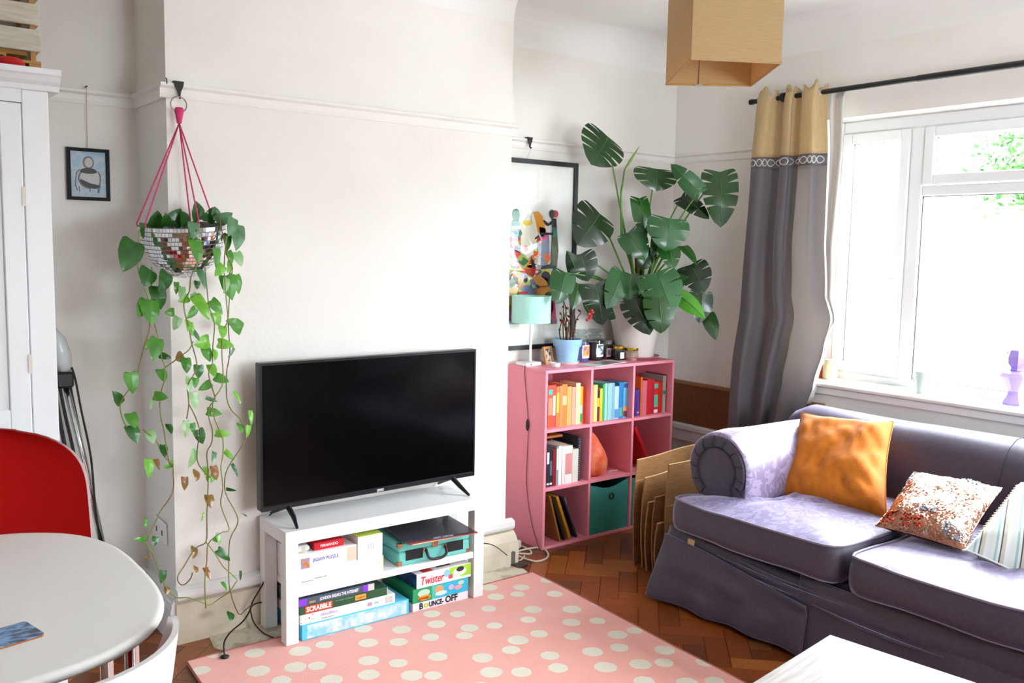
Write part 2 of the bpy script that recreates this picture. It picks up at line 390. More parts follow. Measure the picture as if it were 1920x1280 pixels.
# ================================================================== wardrobe, crate, small picture
wd=thing('wardrobe','tall white painted wooden wardrobe with moulded cornice at the left edge','wardrobe',(.10,.05,0))
wm=mat('wardrobe_paint','#e9eaec',.4,bump=.06,bscale=25)
WX1,WX0,WY=.597,-.45,-.2
mb=MB(); mb.box(WX1-.03,WX1,WY,.31,.0,1.975).box(WX0,WX0+.03,WY,.31,0,1.975).box(WX0+.03,WX1-.03,.29,.31,0,1.975).box(WX0+.03,WX1-.03,WY+.03,.29,1.93,1.975).box(WX0+.03,WX1-.03,WY+.03,.29,.08,.10); obj('carcass',mb,wm,wd)
mb=MB(); mb.box(WX1-.075,WX1-.0,WY-.02,WY,.0,1.975,b=.003).box(WX0,WX0+.075,WY-.02,WY,0,1.975,b=.003).box(WX0+.075,WX1-.075,WY-.02,WY,1.935,1.975).box(WX0+.075,WX1-.075,WY-.02,WY,0,.09); obj('face_frame',mb,wm,wd)
for x0,x1,hs in ((WX0+.078,.033,1),(.037,WX1-.078,-1)):
    mb=MB(); mb.box(x0,x1,WY-.018,WY+.002,.093,1.932,b=.003); d=obj('door',mb,wm,wd)
    mb=MB()
    for a in ((x0,x0+.06,.093,1.932),(x1-.06,x1,.093,1.932),(x0+.06,x1-.06,1.86,1.932),(x0+.06,x1-.06,.093,.18),(x0+.06,x1-.06,.92,.99)): mb.box(a[0],a[1],WY-.028,WY-.0182,a[2],a[3],b=.003)
    obj('moulding',mb,wm,d)
    hx_=x1-.002 if hs<0 else x0+.002
    for z in (.45,1.1,1.62): obj('hinge',MB().box(hx_-.004,hx_+.007,WY-.031,WY-.0285,z,z+.06),mat('painted_brass','#d9d2c2',.4),d)
    obj('knob',MB().lathe([(.0,0),(.008,0),(.008,.012),(.016,.018),(.017,.026),(.01,.032),(0,.033)],16,(0,0,0),0,Matrix.Translation(((x1-.03) if hs>0 else x0+.03,WY-.028,1.05))@Matrix.Rotation(math.radians(90),4,'X')),wm,d,smooth=True)
poly=[(WY-.02,1.975),(WY-.03,1.975),(WY-.034,1.99),(WY-.05,2.0),(WY-.06,2.015),(WY-.068,2.02),(WY-.068,2.037),(.31,2.037),(.31,1.975)]
obj('cornice',MB().prism(poly,0,WX0-.03,WX1+.03),wm,wd)
# crate of slats standing on the wardrobe
zt=2.037
cr=thing('slatted_crate','off-white slatted wooden crate on top of the wardrobe','crate',(.3,.0,zt))
cw=mat('crate_paint','#cfcabc',.7,col2='#bdb6a5',scale=12,stretch=(1,1,8),bump=.15)
for z0,z1 in ((2.105,2.172),(2.186,2.25),(2.265,2.33)):
    obj('slat',MB().box(.02,.594,-.150,-.138,z0,z1,b=.002),cw,cr); obj('slat',MB().box(.02,.594,.118,.13,z0,z1,b=.002),cw,cr)
    for x in (.02,.583): obj('slat',MB().box(x,x+.011,-.137,.117,z0,z1,b=.002),cw,cr)
for x in (.031,.567):
    for y in (-.137,.102): obj('corner_post',MB().box(x,x+.015,y,y+.015,zt+.03,2.33),mat('raw_pine','#b98a4e',.7),cr)
obj('base_board',MB().box(.02,.594,-.150,.13,zt+.03,zt+.038),mat('raw_pine','#b98a4e',.7),cr)
obj('foot_rail',MB().box(.56,.594,-.148,.128,zt+.0,zt+.0295),mat('raw_pine','#b98a4e',.7),cr); obj('foot_rail',MB().box(.02,.054,-.148,.128,zt,zt+.0295),mat('raw_pine','#b98a4e',.7),cr)
def book(x0,x1,y0,y1,z0,z1,col,label,group,ax='x',lean=0,M=None,pagec='#e9dfc8',cat='book',spine=None,rough=.5,name='book'):
    """book standing: ax='x' thickness along x, spine at y0 (facing the viewer), pages inside; lean = tilt about base, in radians"""
    L=Vector(((x0+x1)/2,(y0+y1)/2,z0)); w,d,h=x1-x0,y1-y0,z1-z0; t=min(.0022,w*.22)
    mb=MB()
    if ax=='x': mb.box(-w/2,-w/2+t,-d/2,d/2,0,h).box(w/2-t,w/2,-d/2,d/2,0,h).box(-w/2+t,w/2-t,-d/2,-d/2+.003,0,h); pg=(-w/2+t,w/2-t,-d/2+.003,d/2-.004,.003,h-.003)
    else: mb.box(-w/2,w/2,-d/2,d/2,0,t2:=min(.0022,h*.2)).box(-w/2,w/2,-d/2,d/2,h-t2,h).box(-w/2,w/2,-d/2,-d/2+.003,t2,h-t2); pg=(-w/2+.003,w/2-.004,-d/2+.003,d/2-.003,t2,h-t2)
    o=obj(name,mb,pm(col,rough),None,world=False,loc=L,label=label,cat=cat,group=group)
    if M is not None: o.rotation_euler=M
    if lean: o.rotation_euler=(0,lean,0)
    p=obj('pages',MB().box(*pg),mat('book_pages',pagec,.8,col2='#d8cdb4',scale=4,stretch=(200,1,1)),o,world=False)
    if spine and ax=='x':
        for (c2,a,b_) in spine:
            obj('spine_print',MB().box(-w/2+t,w/2-t,-d/2-.0005,-d/2-.0001,h*a,h*b_),pm(c2),o,world=False)
    return o
zz=zt
book(.30,.50,-.13,.06,zt+.039,zt+.056,'#c98a2c','ochre yellow hardback lying flat in the crate bottom on the wardrobe','books in the crate',ax='z')
book(.28,.56,-.12,.07,2.0935,2.1185,'#a9762f','tan hardback with pale page edges lying in the crate above the ochre book','books in the crate',ax='z',pagec='#caa15c')
book(.22,.55,-.13,.08,2.1190,2.132,'#2a2420','thin dark book topmost in the gap of the crate','books in the crate',ax='z')
book(.22,.55,-.13,.08,2.1,2.101,'#2a2420','x','x',ax='z') if False else None
book(.05,.5,-.12,.08,2.1325,2.178,'#7d7a72','grey hardback behind the lowest crate slat','books in the crate',ax='z')
tag(obj('folded_umbrella',MB().lathe([(.0,0),(.016,.01),(.02,.08),(.018,.2),(.01,.22),(.0,.222)],12,(0,0,0),0,Matrix.Translation((.28,-.19,zt+.021))@Matrix.Rotation(math.radians(90),4,'Y')),mat('black_nylon','#26282c',.7),smooth=True),'black folded umbrella lying on the wardrobe cornice by the crate','umbrella')
t=obj('tape_reel',MB().torus((.50,-.19,zt+.016),.026,.0155,n=20,k=8).box(.487,.513,-.197,-.183,zt+.004,zt+.028),mat('red_plastic','#c4161c',.35),smooth=40); tag(t,'red plastic roll lying on the wardrobe cornice under the crate','roll')
# small framed print on string
sp=thing('wall_picture','small black framed grey and blue print on the left recess wall','picture',(.837,DR-.02,1.66))
fy=DR-.004
F0,F1,G0,G1=.762,.912,1.670,1.865
blk=mat('black_frame','#0c0c0c',.5,spec=.2)
mb=MB(); w=.0125
mb.box(F0,F1,fy-.018,fy,G0,G0+w).box(F0,F1,fy-.018,fy,G1-w,G1).box(F0,F0+w,fy-.018,fy,G0+w,G1-w).box(F1-w,F1,fy-.018,fy,G0+w,G1-w); obj('frame',mb,blk,sp)
pr=obj('print',MB().box(F0+w,F1-w,fy-.008,fy-.002,G0+w,G1-w),mat('print_paper','#c3cbd6',.6,col2='#a7c4d4',scale=60,lo=.45,hi=.55),sp)
def blob(mb,cx,cz,rx,rz,y,m=0,n=20,a0=0,a1=6.2832,rot=0):
    vs=[(cx,y,cz)]
    for i in range(n+1):
        a=a0+(a1-a0)*i/n; dx,dz=rx*math.cos(a),rz*math.sin(a)
        vs.append((cx+dx*math.cos(rot)-dz*math.sin(rot),y,cz+dx*math.sin(rot)+dz*math.cos(rot)))
    mb.add(vs,[(0,i+1,i+2) for i in range(n)],m)
cy=fy-.0085; mb=MB(); dk,lt,md=0,1,2
blob(mb,.838,1.832-.02,.020,.024,cy,2);blob(mb,.839,1.812,.0145,.018,cy-.0002,1)
blob(mb,.840,1.752,.040,.038,cy,2); blob(mb,.843,1.752,.037,.034,cy-.0002,1)
blob(mb,.838,1.778,.030,.014,cy-.0004,0,a0=0,a1=3.1416);blob(mb,.838,1.778,.030,.008,cy-.0004,0,a0=3.1416,a1=6.2832)
blob(mb,.842,1.735,.036,.018,cy-.0004,0,a0=2.9,a1=6.5,rot=-.3)
mb.tube([(.808,cy,1.785),(.796,cy,1.772),(.793,cy,1.75),(.791,cy,1.725),(.798,cy,1.705)],.002,5,2).tube([(.872,cy,1.78),(.879,cy,1.765),(.878,cy,1.735),(.872,cy,1.70)],.002,5,2)
for x in (.803,.84,.868): mb.tube([(x,cy,1.722),(x+.002,cy,1.702)],.0012,4,0)
obj('drawing',mb,[pm('#4a4545'),pm('#c9c6c4'),pm('#77706f')],sp,recalc=False)
obj('string',MB().tube([(.838,fy-.004,1.865),(.8375,fy-.008,1.95),(.8365,DR-.027,2.09)],.0011,5),mat('twine','#c9a46a',.9),sp)
obj('nail',MB().tube([(.8365,DR-.032,2.092),(.8365,DR-.010,2.092)],.003,6),mat('dark_steel','#3a3530',.4,metal=1),sp)
# ------------------------------------------------------------------ vacuum cleaner parked behind the wardrobe
vc=thing('vacuum_cleaner','upright vacuum with chrome tube and black hoses between wardrobe and wall','vacuum cleaner',(.70,.24,0))
vy=.265; chrome=mat('chrome','#dcdfe2',.12,metal=1); blkp=mat('black_plastic','#1c1d1f',.35)
obj('chrome_tube',MB().tube([(.715,vy,.98),(.768,vy,.70),(.83,vy,.32)],.0125,12),chrome,vc,smooth=True)
obj('upper_body',MB().tube([(.672,vy,1.20),(.690,vy,1.15),(.704,vy,1.09),(.712,vy,1.045),(.715,vy,1.03)],[.012,.030,.034,.026,.018],14),mat('translucent_grey','#c6cacb',.25),vc,smooth=True)
obj('clip',MB().box(.676,.738,vy-.035,vy+.03,.975,1.035,b=.008),blkp,vc)
obj('hose',MB().tube(smooth_path([(.665,vy-.02,1.09),(.668,vy-.02,1.02),(.688,vy-.02,.85),(.715,vy-.02,.66),(.76,vy-.02,.35)]),.0075,8),blkp,vc,smooth=True)
obj('hose',MB().tube(smooth_path([(.69,vy-.02,.99),(.705,vy-.02,.88),(.735,vy-.02,.70),(.78,vy-.02,.35)]),.006,8),blkp,vc,smooth=True)
obj('cable',MB().tube(smooth_path([(.733,vy-.02,1.05),(.745,vy-.02,1.0),(.762,vy-.02,.88),(.79,vy-.02,.70),(.80,vy-.02,.5),(.82,vy-.02,.3)]),.0042,6),blkp,vc,smooth=True)
obj('cable',MB().tube(smooth_path([(.728,vy,1.03),(.735,vy,.95),(.77,vy,.72),(.81,vy,.4)]),.0042,6),blkp,vc,smooth=True)
obj('floor_head',MB().box(.70,.92,.16,.33,0,.075,b=.02),blkp,vc); obj('motor_housing',MB().tube([(.84,vy-.02,.07),(.83,vy-.02,.2),(.825,vy-.02,.32)],[.05,.06,.04],14),blkp,vc,smooth=True)
# ------------------------------------------------------------------ white table, coaster, chairs
tb=thing('dining_table','white squarish table with rounded corners on chrome legs at lower left','table',(.105,-1.15,0))
tm=mat('table_laminate','#e6e4e0',.4,bump=.02,bscale=80)
def sq(a,k,z,n=72,ex=3.0,cx=.103,cy_=-1.142):
    out=[]
    for i in range(n):
        t=2*math.pi*i/n; c,s_=math.cos(t),math.sin(t)
        out.append((cx+a*k*math.copysign(abs(c)**(2/ex),c),cy_+a*k*math.copysign(abs(s_)**(2/ex),s_),z))
    return out
A=.494
obj('table_top',MB().ring_loft([sq(A,.955,.703),sq(A,.985,.706),sq(A,.998,.714),sq(A,1,.720),sq(A,.995,.726),sq(A,.985,.7295),sq(A,.972,.730)]),tm,tb,smooth=50)
for sx,sy in ((1,1),(1,-1),(-1,1),(-1,-1)):
    x,y=.105+sx*.43,-1.15+sy*.12
    l=obj('leg',MB().tube([(x,y,0),(x,y,.702)],.016,14),chrome,tb,smooth=40); 
obj('under_frame',MB().box(-.34,.55,-1.285,-1.255,.672,.702).box(-.34,.55,-1.045,-1.015,.672,.702),chrome,tb)
co=MB(); Mc=Matrix.Translation((.273,-1.407,.7302))@Matrix.Rotation(math.radians(13),4,'Z')
rc=[(.046,-.04),(.046,.04),(.04,.046),(-.04,.046),(-.046,.04),(-.046,-.04),(-.04,-.046),(.04,-.046)]
cst=thing('coaster','square cork-backed coaster with a blue painterly picture on the white table','coaster',(.273,-1.407,.7302))
obj('cork_back',MB().prism(rc,2,0,.0035,0,Mc),mat('cork','#a8642e',.8),cst)
obj('picture_face',MB().prism(rc,2,.0036,.0052,0,Mc),mat('coaster_print','#6f9fd0',.3,col2='#26384f',scale=34,stretch=(1,2.5,1),detail=6,lo=.42,hi=.6),cst)
# red chair: padded high shell facing the table
rc_=thing('shell_chair','red fabric padded chair with white shell standing behind the table','chair',(.36,-.44,0))
redf=mat('red_fabric','#a80602',.9,col2='#960501',scale=300,spec=.2); shell=mat('white_shell','#e8e8e8',.25)
def backsurf(off,half):
    def f(u,v):
        # v 0 bottom (seat) .. 1 top
        v=1-(1-v)**1.9; z=.46+.495*v; t=(u-.5)*2
        w=half*(1-.10*(v-.35)**2)*((1-max(0,(v-.60)/.40)**3.2)**(.42) if v<1 else .05)
        w=max(w,.30*half)
        x=.37+t*w; y=-.385+.06*v-.07*t*t*(1-.3*v)-off
        zz_=z-.03*((x-.37)/half)**2*v
        return (x,y,zz_)
    return f
def shellpad(f0,f1,nu=20,nv=20):
    mb=MB(); a=[[f0(i/nu,j/nv) for i in range(nu+1)] for j in range(nv+1)]; b=[[f1(i/nu,j/nv) for i in range(nu+1)] for j in range(nv+1)]
    mb.grid(lambda u,v:a[round(v*nv)][round(u*nu)],nu,nv); mb.grid(lambda u,v:b[round(v*nv)][round(u*nu)],nu,nv)
    per=[(i,0) for i in range(nu)]+[(nu,j) for j in range(nv)]+[(i,nv) for i in range(nu,0,-1)]+[(0,j) for j in range(nv,0,-1)]
    n=len(per); vs=[a[j][i] for i,j in per]+[b[j][i] for i,j in per]
    mb.add(vs,[(k,(k+1)%n,n+(k+1)%n,n+k) for k in range(n)]); return mb
obj('backrest_pad',shellpad(backsurf(.022,.262),backsurf(-.006,.266)),redf,rc_,smooth=60)
obj('shell_back',shellpad(backsurf(-.0065,.275),backsurf(-.016,.27)),shell,rc_,smooth=60)
obj('seat',MB().box(.12,.62,-.87,-.40,.415,.46,b=.02),redf,rc_,sub=0); obj('seat_shell',MB().box(.115,.625,-.875,-.38,.40,.4145,b=.006),shell,rc_)
obj('pedestal',MB().lathe([(.2,0),(.2,.012),(.05,.03),(.025,.06),(.022,.39),(.09,.40)],24,(.37,-.63,0)),chrome,rc_,smooth=40)
# white tub chair in front
wc=thing('tub_chair','white glossy tub chair with rounded back in the bottom left corner','chair',(.31,-1.5,0))
def tub(off):
    def f(u,v):
        a=math.radians(-150+205*u); zt_=.748-.24*max(0,(abs(u-.42)-.30)/.58)**1.2*1.6
        if u>.72: zt_=min(zt_,.748-(u-.72)*1.3)
        z=.43+(zt_-.43)*v; r=(.19+.065*(v**.6))-off
        return (.305+r*math.cos(a),-1.505+r*math.sin(a),z)
    return f
obj('shell_back',shellpad(tub(0),tub(.012),40,10),shell,wc,smooth=50)
obj('shell_seat',MB().lathe([(.19,.43),(.205,.445),(.19,.40),(.10,.385),(.0,.38)],32,(.305,-1.505,0)),shell,wc,smooth=40)
obj('seat_cushion',MB().lathe([(0,.446),(.15,.446),(.178,.456),(.182,.47),(.165,.484),(0,.49)],32,(.305,-1.505,0)),redf,wc,smooth=40)
for a in (45,135,225,315):
    c,s_=math.cos(math.radians(a)),math.sin(math.radians(a)); obj('leg',MB().tube([(.305+.1*c,-1.505+.1*s_,.392),(.305+.22*c,-1.505+.22*s_,0)],.011,10),chrome,wc,smooth=40)
# socket on the chimney return
sk=thing('wall_socket','white double wall socket on the side of the chimney breast','socket',(XL-.01,.15,.40))
obj('face_plate',MB().box(XL-.010,XL-.0005,.09,.235,.36,.445,b=.003),white,sk)
for y in (.13,.2): obj('plug_hole',MB().box(XL-.0112,XL-.0101,y-.006,y+.006,.39,.41),black,sk)
# ================================================================== tv bench
BX,BY,BP=1.3366,-.2836,-.0159
def B(x,y,z): c,s_=math.cos(BP),math.sin(BP); return Vector((BX+c*x-s_*y,BY+s_*x+c*y,z))
BM=Matrix.Translation((BX,BY,0))@Matrix.Rotation(BP,4,'Z')
bn=thing('tv_bench','white rectangular low tv bench with one shelf against the chimney breast','tv bench',(BX,BY,0),BP)
lac=mat('white_lacquer','#efeeee',.28)
def lb(nm,*a,b=.0015,par=bn,m=lac): return obj(nm,MB().box(*a,b=b),m,par,world=False)
lb('top_board',0,.9,0,.26,.40,.45)
RZ=.0115
for x in (0,.85):
    for y,z0 in ((0,RZ),(.21,.0045)): lb('leg',x,x+.05,y,y+.05,z0,.3998)
lb('shelf',.0505,.8495,.005,.255,.189,.217)
def bbox_thing(name,label,cat,x0,x1,y0,y1,z0,z1,m,rz=0,group=None,b=.0015):
    "box-like thing placed in bench coordinates"
    c=B((x0+x1)/2,(y0+y1)/2,z0); o=thing(name,label,cat,c,BP+rz,group)
    w,d=(x1-x0)/2,(y1-y0)/2; o['_w']=w
    lid=.62
    obj('box_body',MB().box(-w,w,-d,d,0,z1-z0,b=b),m,o,world=False)
    return o,w,d,z1-z0
def patch(o,nm,x0,x1,z0,z1,d,m,y=0):
    return obj(nm,MB().box(x0,x1,-d-.0006-y,-d-.0001,z0,z1),m,o,world=False)
def let(o,s,size,x,z,d,m,width=None,bold=0,shear=0,nm='lettering',spacing=1):
    M=o.matrix_basis; R=M.to_3x3()
    return lettering(s,size,o,M@Vector((x,-d-.0007,z)),R@Vector((1,0,0)),Vector((0,0,1)),m,width,bold,nm,shear,spacing)
# ---- upper shelf
o,w,d,h=bbox_thing('jigsaw_box','large plain white puzzle box lying lowest on the bench shelf','box',.0525,.415,.008,.235,.2172,.284,mat('box_white','#f0eef0',.5))
let(o,'1000 piece collection',.007,-w+.012,.028,d,pm('#d58a98'),.05); let(o,'Puzzlebox 150',.007,-w+.065,.033,d,pm('#8a8a92'),.05)
patch(o,'end_label',w-.012,w-.001,.004,.064,d,pm('#eadbcb'))
o,w,d,h=bbox_thing('jigsaw_box','white jigsaw puzzle box with small village picture on its end','box',.0525,.298,.012,.22,.2842,.349,mat('box_white','#f0eef0',.5))
let(o,'JIGSAW PUZZLE',.02,-w+.062,.036,d,pm('#6a78b0'),.105)
patch(o,'picture_label',-w+.012,-w+.048,.010,.050,d,mat('village_print','#c8762c',.5,col2='#8a94c8',scale=90,lo=.45,hi=.55))
patch(o,'tan_panel',w-.04,w-.002,.004,.061,d,pm('#d9c3ac'))
o,w,d,h=bbox_thing('card_box','small red box with white lettering on top of the jigsaw box','box',.127,.252,.03,.10,.3493,.379,mat('red_card','#c81a26',.4))
let(o,'FERNANDO',.014,-w+.025,.015,d,pm('#f6d6d8'),.075,bold=.0004)
o,w,d,h=bbox_thing('tissue_pack','pale crumpled pack on the left end of the jigsaw box','pack',.054,.112,.03,.14,.3493,.377,mat('pale_pack','#d5dcd8',.5,col2='#bccbc8',scale=30),b=.009)
patch(o,'brown_band',-.006,.006,.002,.024,d,pm('#c9b48c'))
# white bulb box
o,w,d,h=bbox_thing('carton','white cube carton with lime green top beside the jigsaw box','box',.303,.413,.012,.12,.2842,.375,mat('box_white','#f0eef0',.5))
obj('top_face',MB().box(-w+.001,w-.001,-d+.001,d-.001,h+.0002,h+.0012),pm('#c7dd5a'),o,world=False)
let(o,'IIII',.04,-.012,.045,d,pm('#dcd8e4'),.03)
patch(o,'end_label',-w+.004,-w+.02,.01,.08,d,pm('#e8e2e8'))
# record player case
teal=mat('turquoise_leatherette','#6fc7bd',.55,bump=.15,bscale=300)
cx0,cx1=.487,.838; c=B((cx0+cx1)/2,.135,.2172)
rp=thing('record_player_case','turquoise suitcase record player with black handle on the bench shelf','record player',c,BP-.02)
w,d,h=.172,.122,.098
obj('case_base',MB().box(-w,w,-d,d,.0,.056,b=.006),teal,rp,world=False); obj('case_lid',MB().box(-w,w,-d,d,.0575,h,b=.006),teal,rp,world=False)
gold=mat('brass_fitting','#d8b08a',.25,metal=1)
for sx in (-1,1):
    for z in (0,h-.022): 
        obj('corner_guard',MB().box(min(sx*w,sx*(w-.02))-.0012*(1 if sx<0 else -1)*1,max(sx*w,sx*(w-.02))+(.0012 if sx>0 else 0),-d-.0015,-d+.02,z-.0+.0002,z+.0215,b=.003),gold,rp,world=False)
    obj('speaker_grille',MB().box(sx*.098-.040,sx*.098+.040,-d-.002,-d-.0002,.02,.062),mat('grille_black','#241f22',.8,bump=.3,bscale=900),rp,world=False)
obj('clasp',MB().box(-.014,.014,-d-.006,-d-.0003,.055,.088,b=.003).box(-.008,.008,-d-.009,-d-.006,.062,.080,b=.002),gold,rp,world=False)
hp=[(-.045,-d-.004,.052),(-.046,-d-.016,.04),(-.042,-d-.022,.024),(-.025,-d-.024,.014),(0,-d-.024,.011),(.025,-d-.024,.014),(.042,-d-.022,.024),(.046,-d-.016,.04),(.045,-d-.004,.052)]
hd=obj('handle',MB().tube(smooth_path(hp,3),.006,10),mat('black_handle','#26262b',.45),rp,world=False,smooth=True)
for sx in (-1,1): obj('handle_mount',MB().box(sx*.047-.009,sx*.047+.009,-d-.006,-d-.0003,.046,.060,b=.003),gold,hd,world=False)
# records on the case
for i,(dx,dy,rz,col,lab,ed) in enumerate(((.004,-.012,-.05,'#b98f6b','cream edged record sleeve lying lowest on the record player','#e2c9a0'),(.0,-.016,-.09,'#7a3540','dark red record sleeve lying in the middle of three on the record player','#8c2f3c'),(-.012,-.014,-.13,'#34343d','black record sleeve with small pale lettering topmost on the record player','#2b2b35'))):
    c=B(.680+dx,.125+dy,.3155+i*.0062); c.z=.3156+i*.0062
    q=thing('record_sleeve',lab,'record',c,BP+rz,'record sleeves on the record player')
    obj('sleeve',MB().box(-.157,.157,-.157,.157,0,.0056),pm(col,.35),q,world=False)
    obj('disc_edge',MB().box(-.150,.150,-.1575,-.1571,.0014,.0042),pm(ed),q,world=False)
    if i==2: let(q,'NIGHTS  OVERTURE',.010,-.03,.0028,.157,pm('#a8c4e0'),.09)
# ---- games below
def game(label,x0,x1,z0,z1,col,**k):
    return bbox_thing('game_box',label,'game box',x0,x1,k.get('y0',.01),k.get('y1',.24),z0,z1,mat('game_'+col.strip('#'),col,.4),k.get('rz',0),'board games under the bench')
o,w,d,h=game('long light blue game box lying lowest in the left stack',.067,.535,.0118,.074,'#5cc8ec',y1=.25)
patch(o,'front_print',-w+.02,w-.012,.005,h-.005,d,mat('ice_print','#8fcdf2',.4,col2='#d9e2f6',scale=26,lo=.4,hi=.6))
for i in range(9):
    x=-w+.10+i*.026; patch(o,'castle_print',x,x+.016,.010,.020+.022*hsh(i,3),d,pm(('#c9d4f0','#e6e0f0','#b7d8f4')[i%3]),y=.0004)
patch(o,'title_plate',-w+.268,-w+.306,.022,.046,d,pm('#e6e9f6'),y=.0005)
o,w,d,h=game('white game box with cartoon dog face in the left stack',.060,.470,.0743,.1135,'#ece8e6')
patch(o,'dog_print',-w+.001,-w+.055,.001,h-.001,d,mat('dog_fur','#e8e0da',.5,col2='#5a4a4a',scale=70,lo=.56,hi=.62)); let(o,'DOGOPOLY',.016,-w+.085,.024,d,pm('#c8a8e0'),.07); let(o,'family game',.007,-w+.088,.010,d,pm('#8aa06a'),.05)
patch(o,'stamp_print',w-.125,w-.105,.012,.026,d,pm('#b99aa8')); patch(o,'stamp_print',w-.095,w-.075,.014,.024,d,pm('#9cc6cc')); patch(o,'barcode_print',w-.045,w-.012,.006,h-.006,d,mat('barcode','#ddd9d6',.5,col2='#b5b0ad',scale=200,stretch=(1,1,.01)))
o,w,d,h=game('dark green word game box with red title label in the left stack',.058,.436,.1138,.1480,'#2d5538')
patch(o,'title_label',-w+.022,-w+.135,.003,h-.003,d,pm('#e8452c')); let(o,'SCRABBLE',.026,-w+.027,h/2,d+.0008,pm('#fff2e6'),.102,bold=.0008)
patch(o,'oval_badge',w-.145,w-.098,.008,h-.006,d,pm('#e8a23c')); let(o,'original',.009,w-.14,h/2+.001,d+.0006,pm('#d4442c'),.037); patch(o,'wear_edge',w-.004,w-.001,.002,h-.002,d,pm('#b9c2b4')); let(o,'the classic word game',.006,-w+.15,h-.008,d,pm('#9fb8a4'),.075)
o,w,d,h=game('slate grey quiz game box with purple ends topmost in the left stack',.055,.376,.1483,.1770,'#4b5868',y1=.22)
patch(o,'purple_end',-w+.0005,-w+.032,.001,h-.001,d,pm('#8a36e6')); patch(o,'purple_end',w-.05,w-.030,.001,h-.001,d,pm('#8a36e6')); patch(o,'pale_end',w-.029,w-.001,.001,h-.001,d,pm('#cfc6bf'))
let(o,'LONDON BREAKS THE INTERNET',.017,-w+.085,h/2,d,pm('#f3f3fa'),.165,bold=.0004); patch(o,'gold_mark',-w+.042,-w+.068,.006,.014,d,pm('#a8905e'))
# right stack
o,w,d,h=game('white game box with bold black lettering lying lowest in the right stack',.553,.828,.0118,.0465,'#efe6ee')
bt=let(o,'B',.036,-w+.030,h/2,d,pm('#1c1a20'),.020,bold=.001); let(o,'O',.024,-w+.054,h/2-.001,d,pm('#c8cc28'),.022,bold=.0016); let(o,'UNCE-',.030,-w+.078,h/2,d,pm('#1c1a20'),.072,bold=.001); let(o,'OFF',.038,-w+.158,h/2+.002,d,pm('#1c1a20'),.062,bold=.0012)
o,w,d,h=game('green and blue cartoon game box in the middle of the right stack',.553,.828,.0468,.1065,'#2a9a62')
patch(o,'blue_print',-.02,w-.001,.001,h-.001,d,pm('#38b4d6')); patch(o,'teal_print',-.045,-.0201,.001,h-.001,d,pm('#4cc0b0'))
gb=MB(); 
for cx_,cz_,rx,rz_,m_ in ((-.085,.038,.030,.016,0),(-.082,.018,.032,.011,1),(-.01,.038,.022,.018,2),(.0,.020,.03,.010,3),(.05,.035,.014,.012,4),(.085,.028,.02,.010,5),(.10,.045,.016,.009,0)): blob(gb,cx_,cz_,rx,rz_,-d-.0012-.0001*m_,m_,14)
obj('cartoon_print',gb,[pm('#b9d8c4'),pm('#f09a24'),pm('#e8a26a'),pm('#cfe4e0'),pm('#c9b4e8'),pm('#f2a0ae')],o,world=False,recalc=False)
let(o,'gooey',.016,-w+.028,.018,d+.0016,pm('#b83a18'),.05,bold=.0006)
o,w,d,h=game('white floor game box with lime green end topmost in the right stack',.572,.842,.1068,.168,'#f3f0f3',rz=.0)
patch(o,'lime_print',.025,w-.001,.012,h-.001,d,pm('#a6d83a')); let(o,'Twister',.050,-w+.018,.028,d,pm('#d8323c'),.115,shear=.15,bold=.0006)
gb=MB(); 
for cx_,cz_,rx,rz_,m_ in ((.012,.040,.015,.016,0),(.03,.022,.011,.010,1),(.075,.036,.034,.018,2),(.078,.046,.02,.011,3),(.06,.02,.02,.010,4)): blob(gb,cx_,cz_,rx,rz_,-d-.0012-.0001*m_,m_,14)
obj('figure_print',gb,[pm('#8cc8ec'),pm('#e4505c'),pm('#f2e6e4'),pm('#2c2a2c'),pm('#d8ecd0')],o,world=False,recalc=False)
obj('side_print',MB().box(-w-.0006,-w-.0001,-d+.004,d-.004,.002,h-.002),mat('twister_side','#24569c',.4,col2='#16324e',scale=30),o,world=False)
gb=MB(); gb.box(-.10,-.05,-d+.01,-d+.05,h+.0001,h+.0006,0).box(-.02,.05,-d+.03,-d+.07,h+.0001,h+.0006,1).box(.06,.10,-d+.04,-d+.08,h+.0001,h+.0006,2); obj('lid_print',gb,[pm('#c63440'),pm('#4a3c30'),pm('#c9b8c8')],o,world=False)
# ================================================================== television
tv=thing('television','large black flat television on splayed feet on the white bench','television',(1.79,-.14,.45),math.radians(.9))
tvT=tv.matrix_basis
tvk=mat('tv_bezel','#121315',.35); scr=mat('tv_screen','#040405',.14,spec=.22)
TW,TZ0,TZ1=.498,.056,.624
obj('panel',MB().box(-TW,TW,-.012,.028,TZ0,TZ1,b=.003),tvk,tv,world=False)
obj('rear_housing',MB().box(-.30,.30,.0285,.065,TZ0+.02,TZ0+.30,b=.012),tvk,tv,world=False)
obj('screen',MB().box(-TW+.010,TW-.010,-.0135,-.0125,TZ0+.020,TZ1-.010),scr,tv,world=False)
obj('bezel',MB().box(-TW,TW,-.0165,-.0122,TZ0,TZ0+.0175,b=.001).box(-TW,TW,-.0155,-.0122,TZ1-.008,TZ1).box(-TW,-TW+.008,-.0155,-.0122,TZ0+.0176,TZ1-.0081).box(TW-.008,TW,-.0155,-.0122,TZ0+.0176,TZ1-.0081),mat('tv_bezel_gloss','#1d1e21',.25),tv,world=False)
obj('badge',MB().box(.0,.034,-.0172,-.0166,TZ0+.003,TZ0+.0145),mat('badge_silver','#9a9ca0',.3,metal=1),tv,world=False)
let(tv,'JVC',.011,.003,TZ0+.009,.0172,pm('#e8e8ea'),.027,bold=.0004)
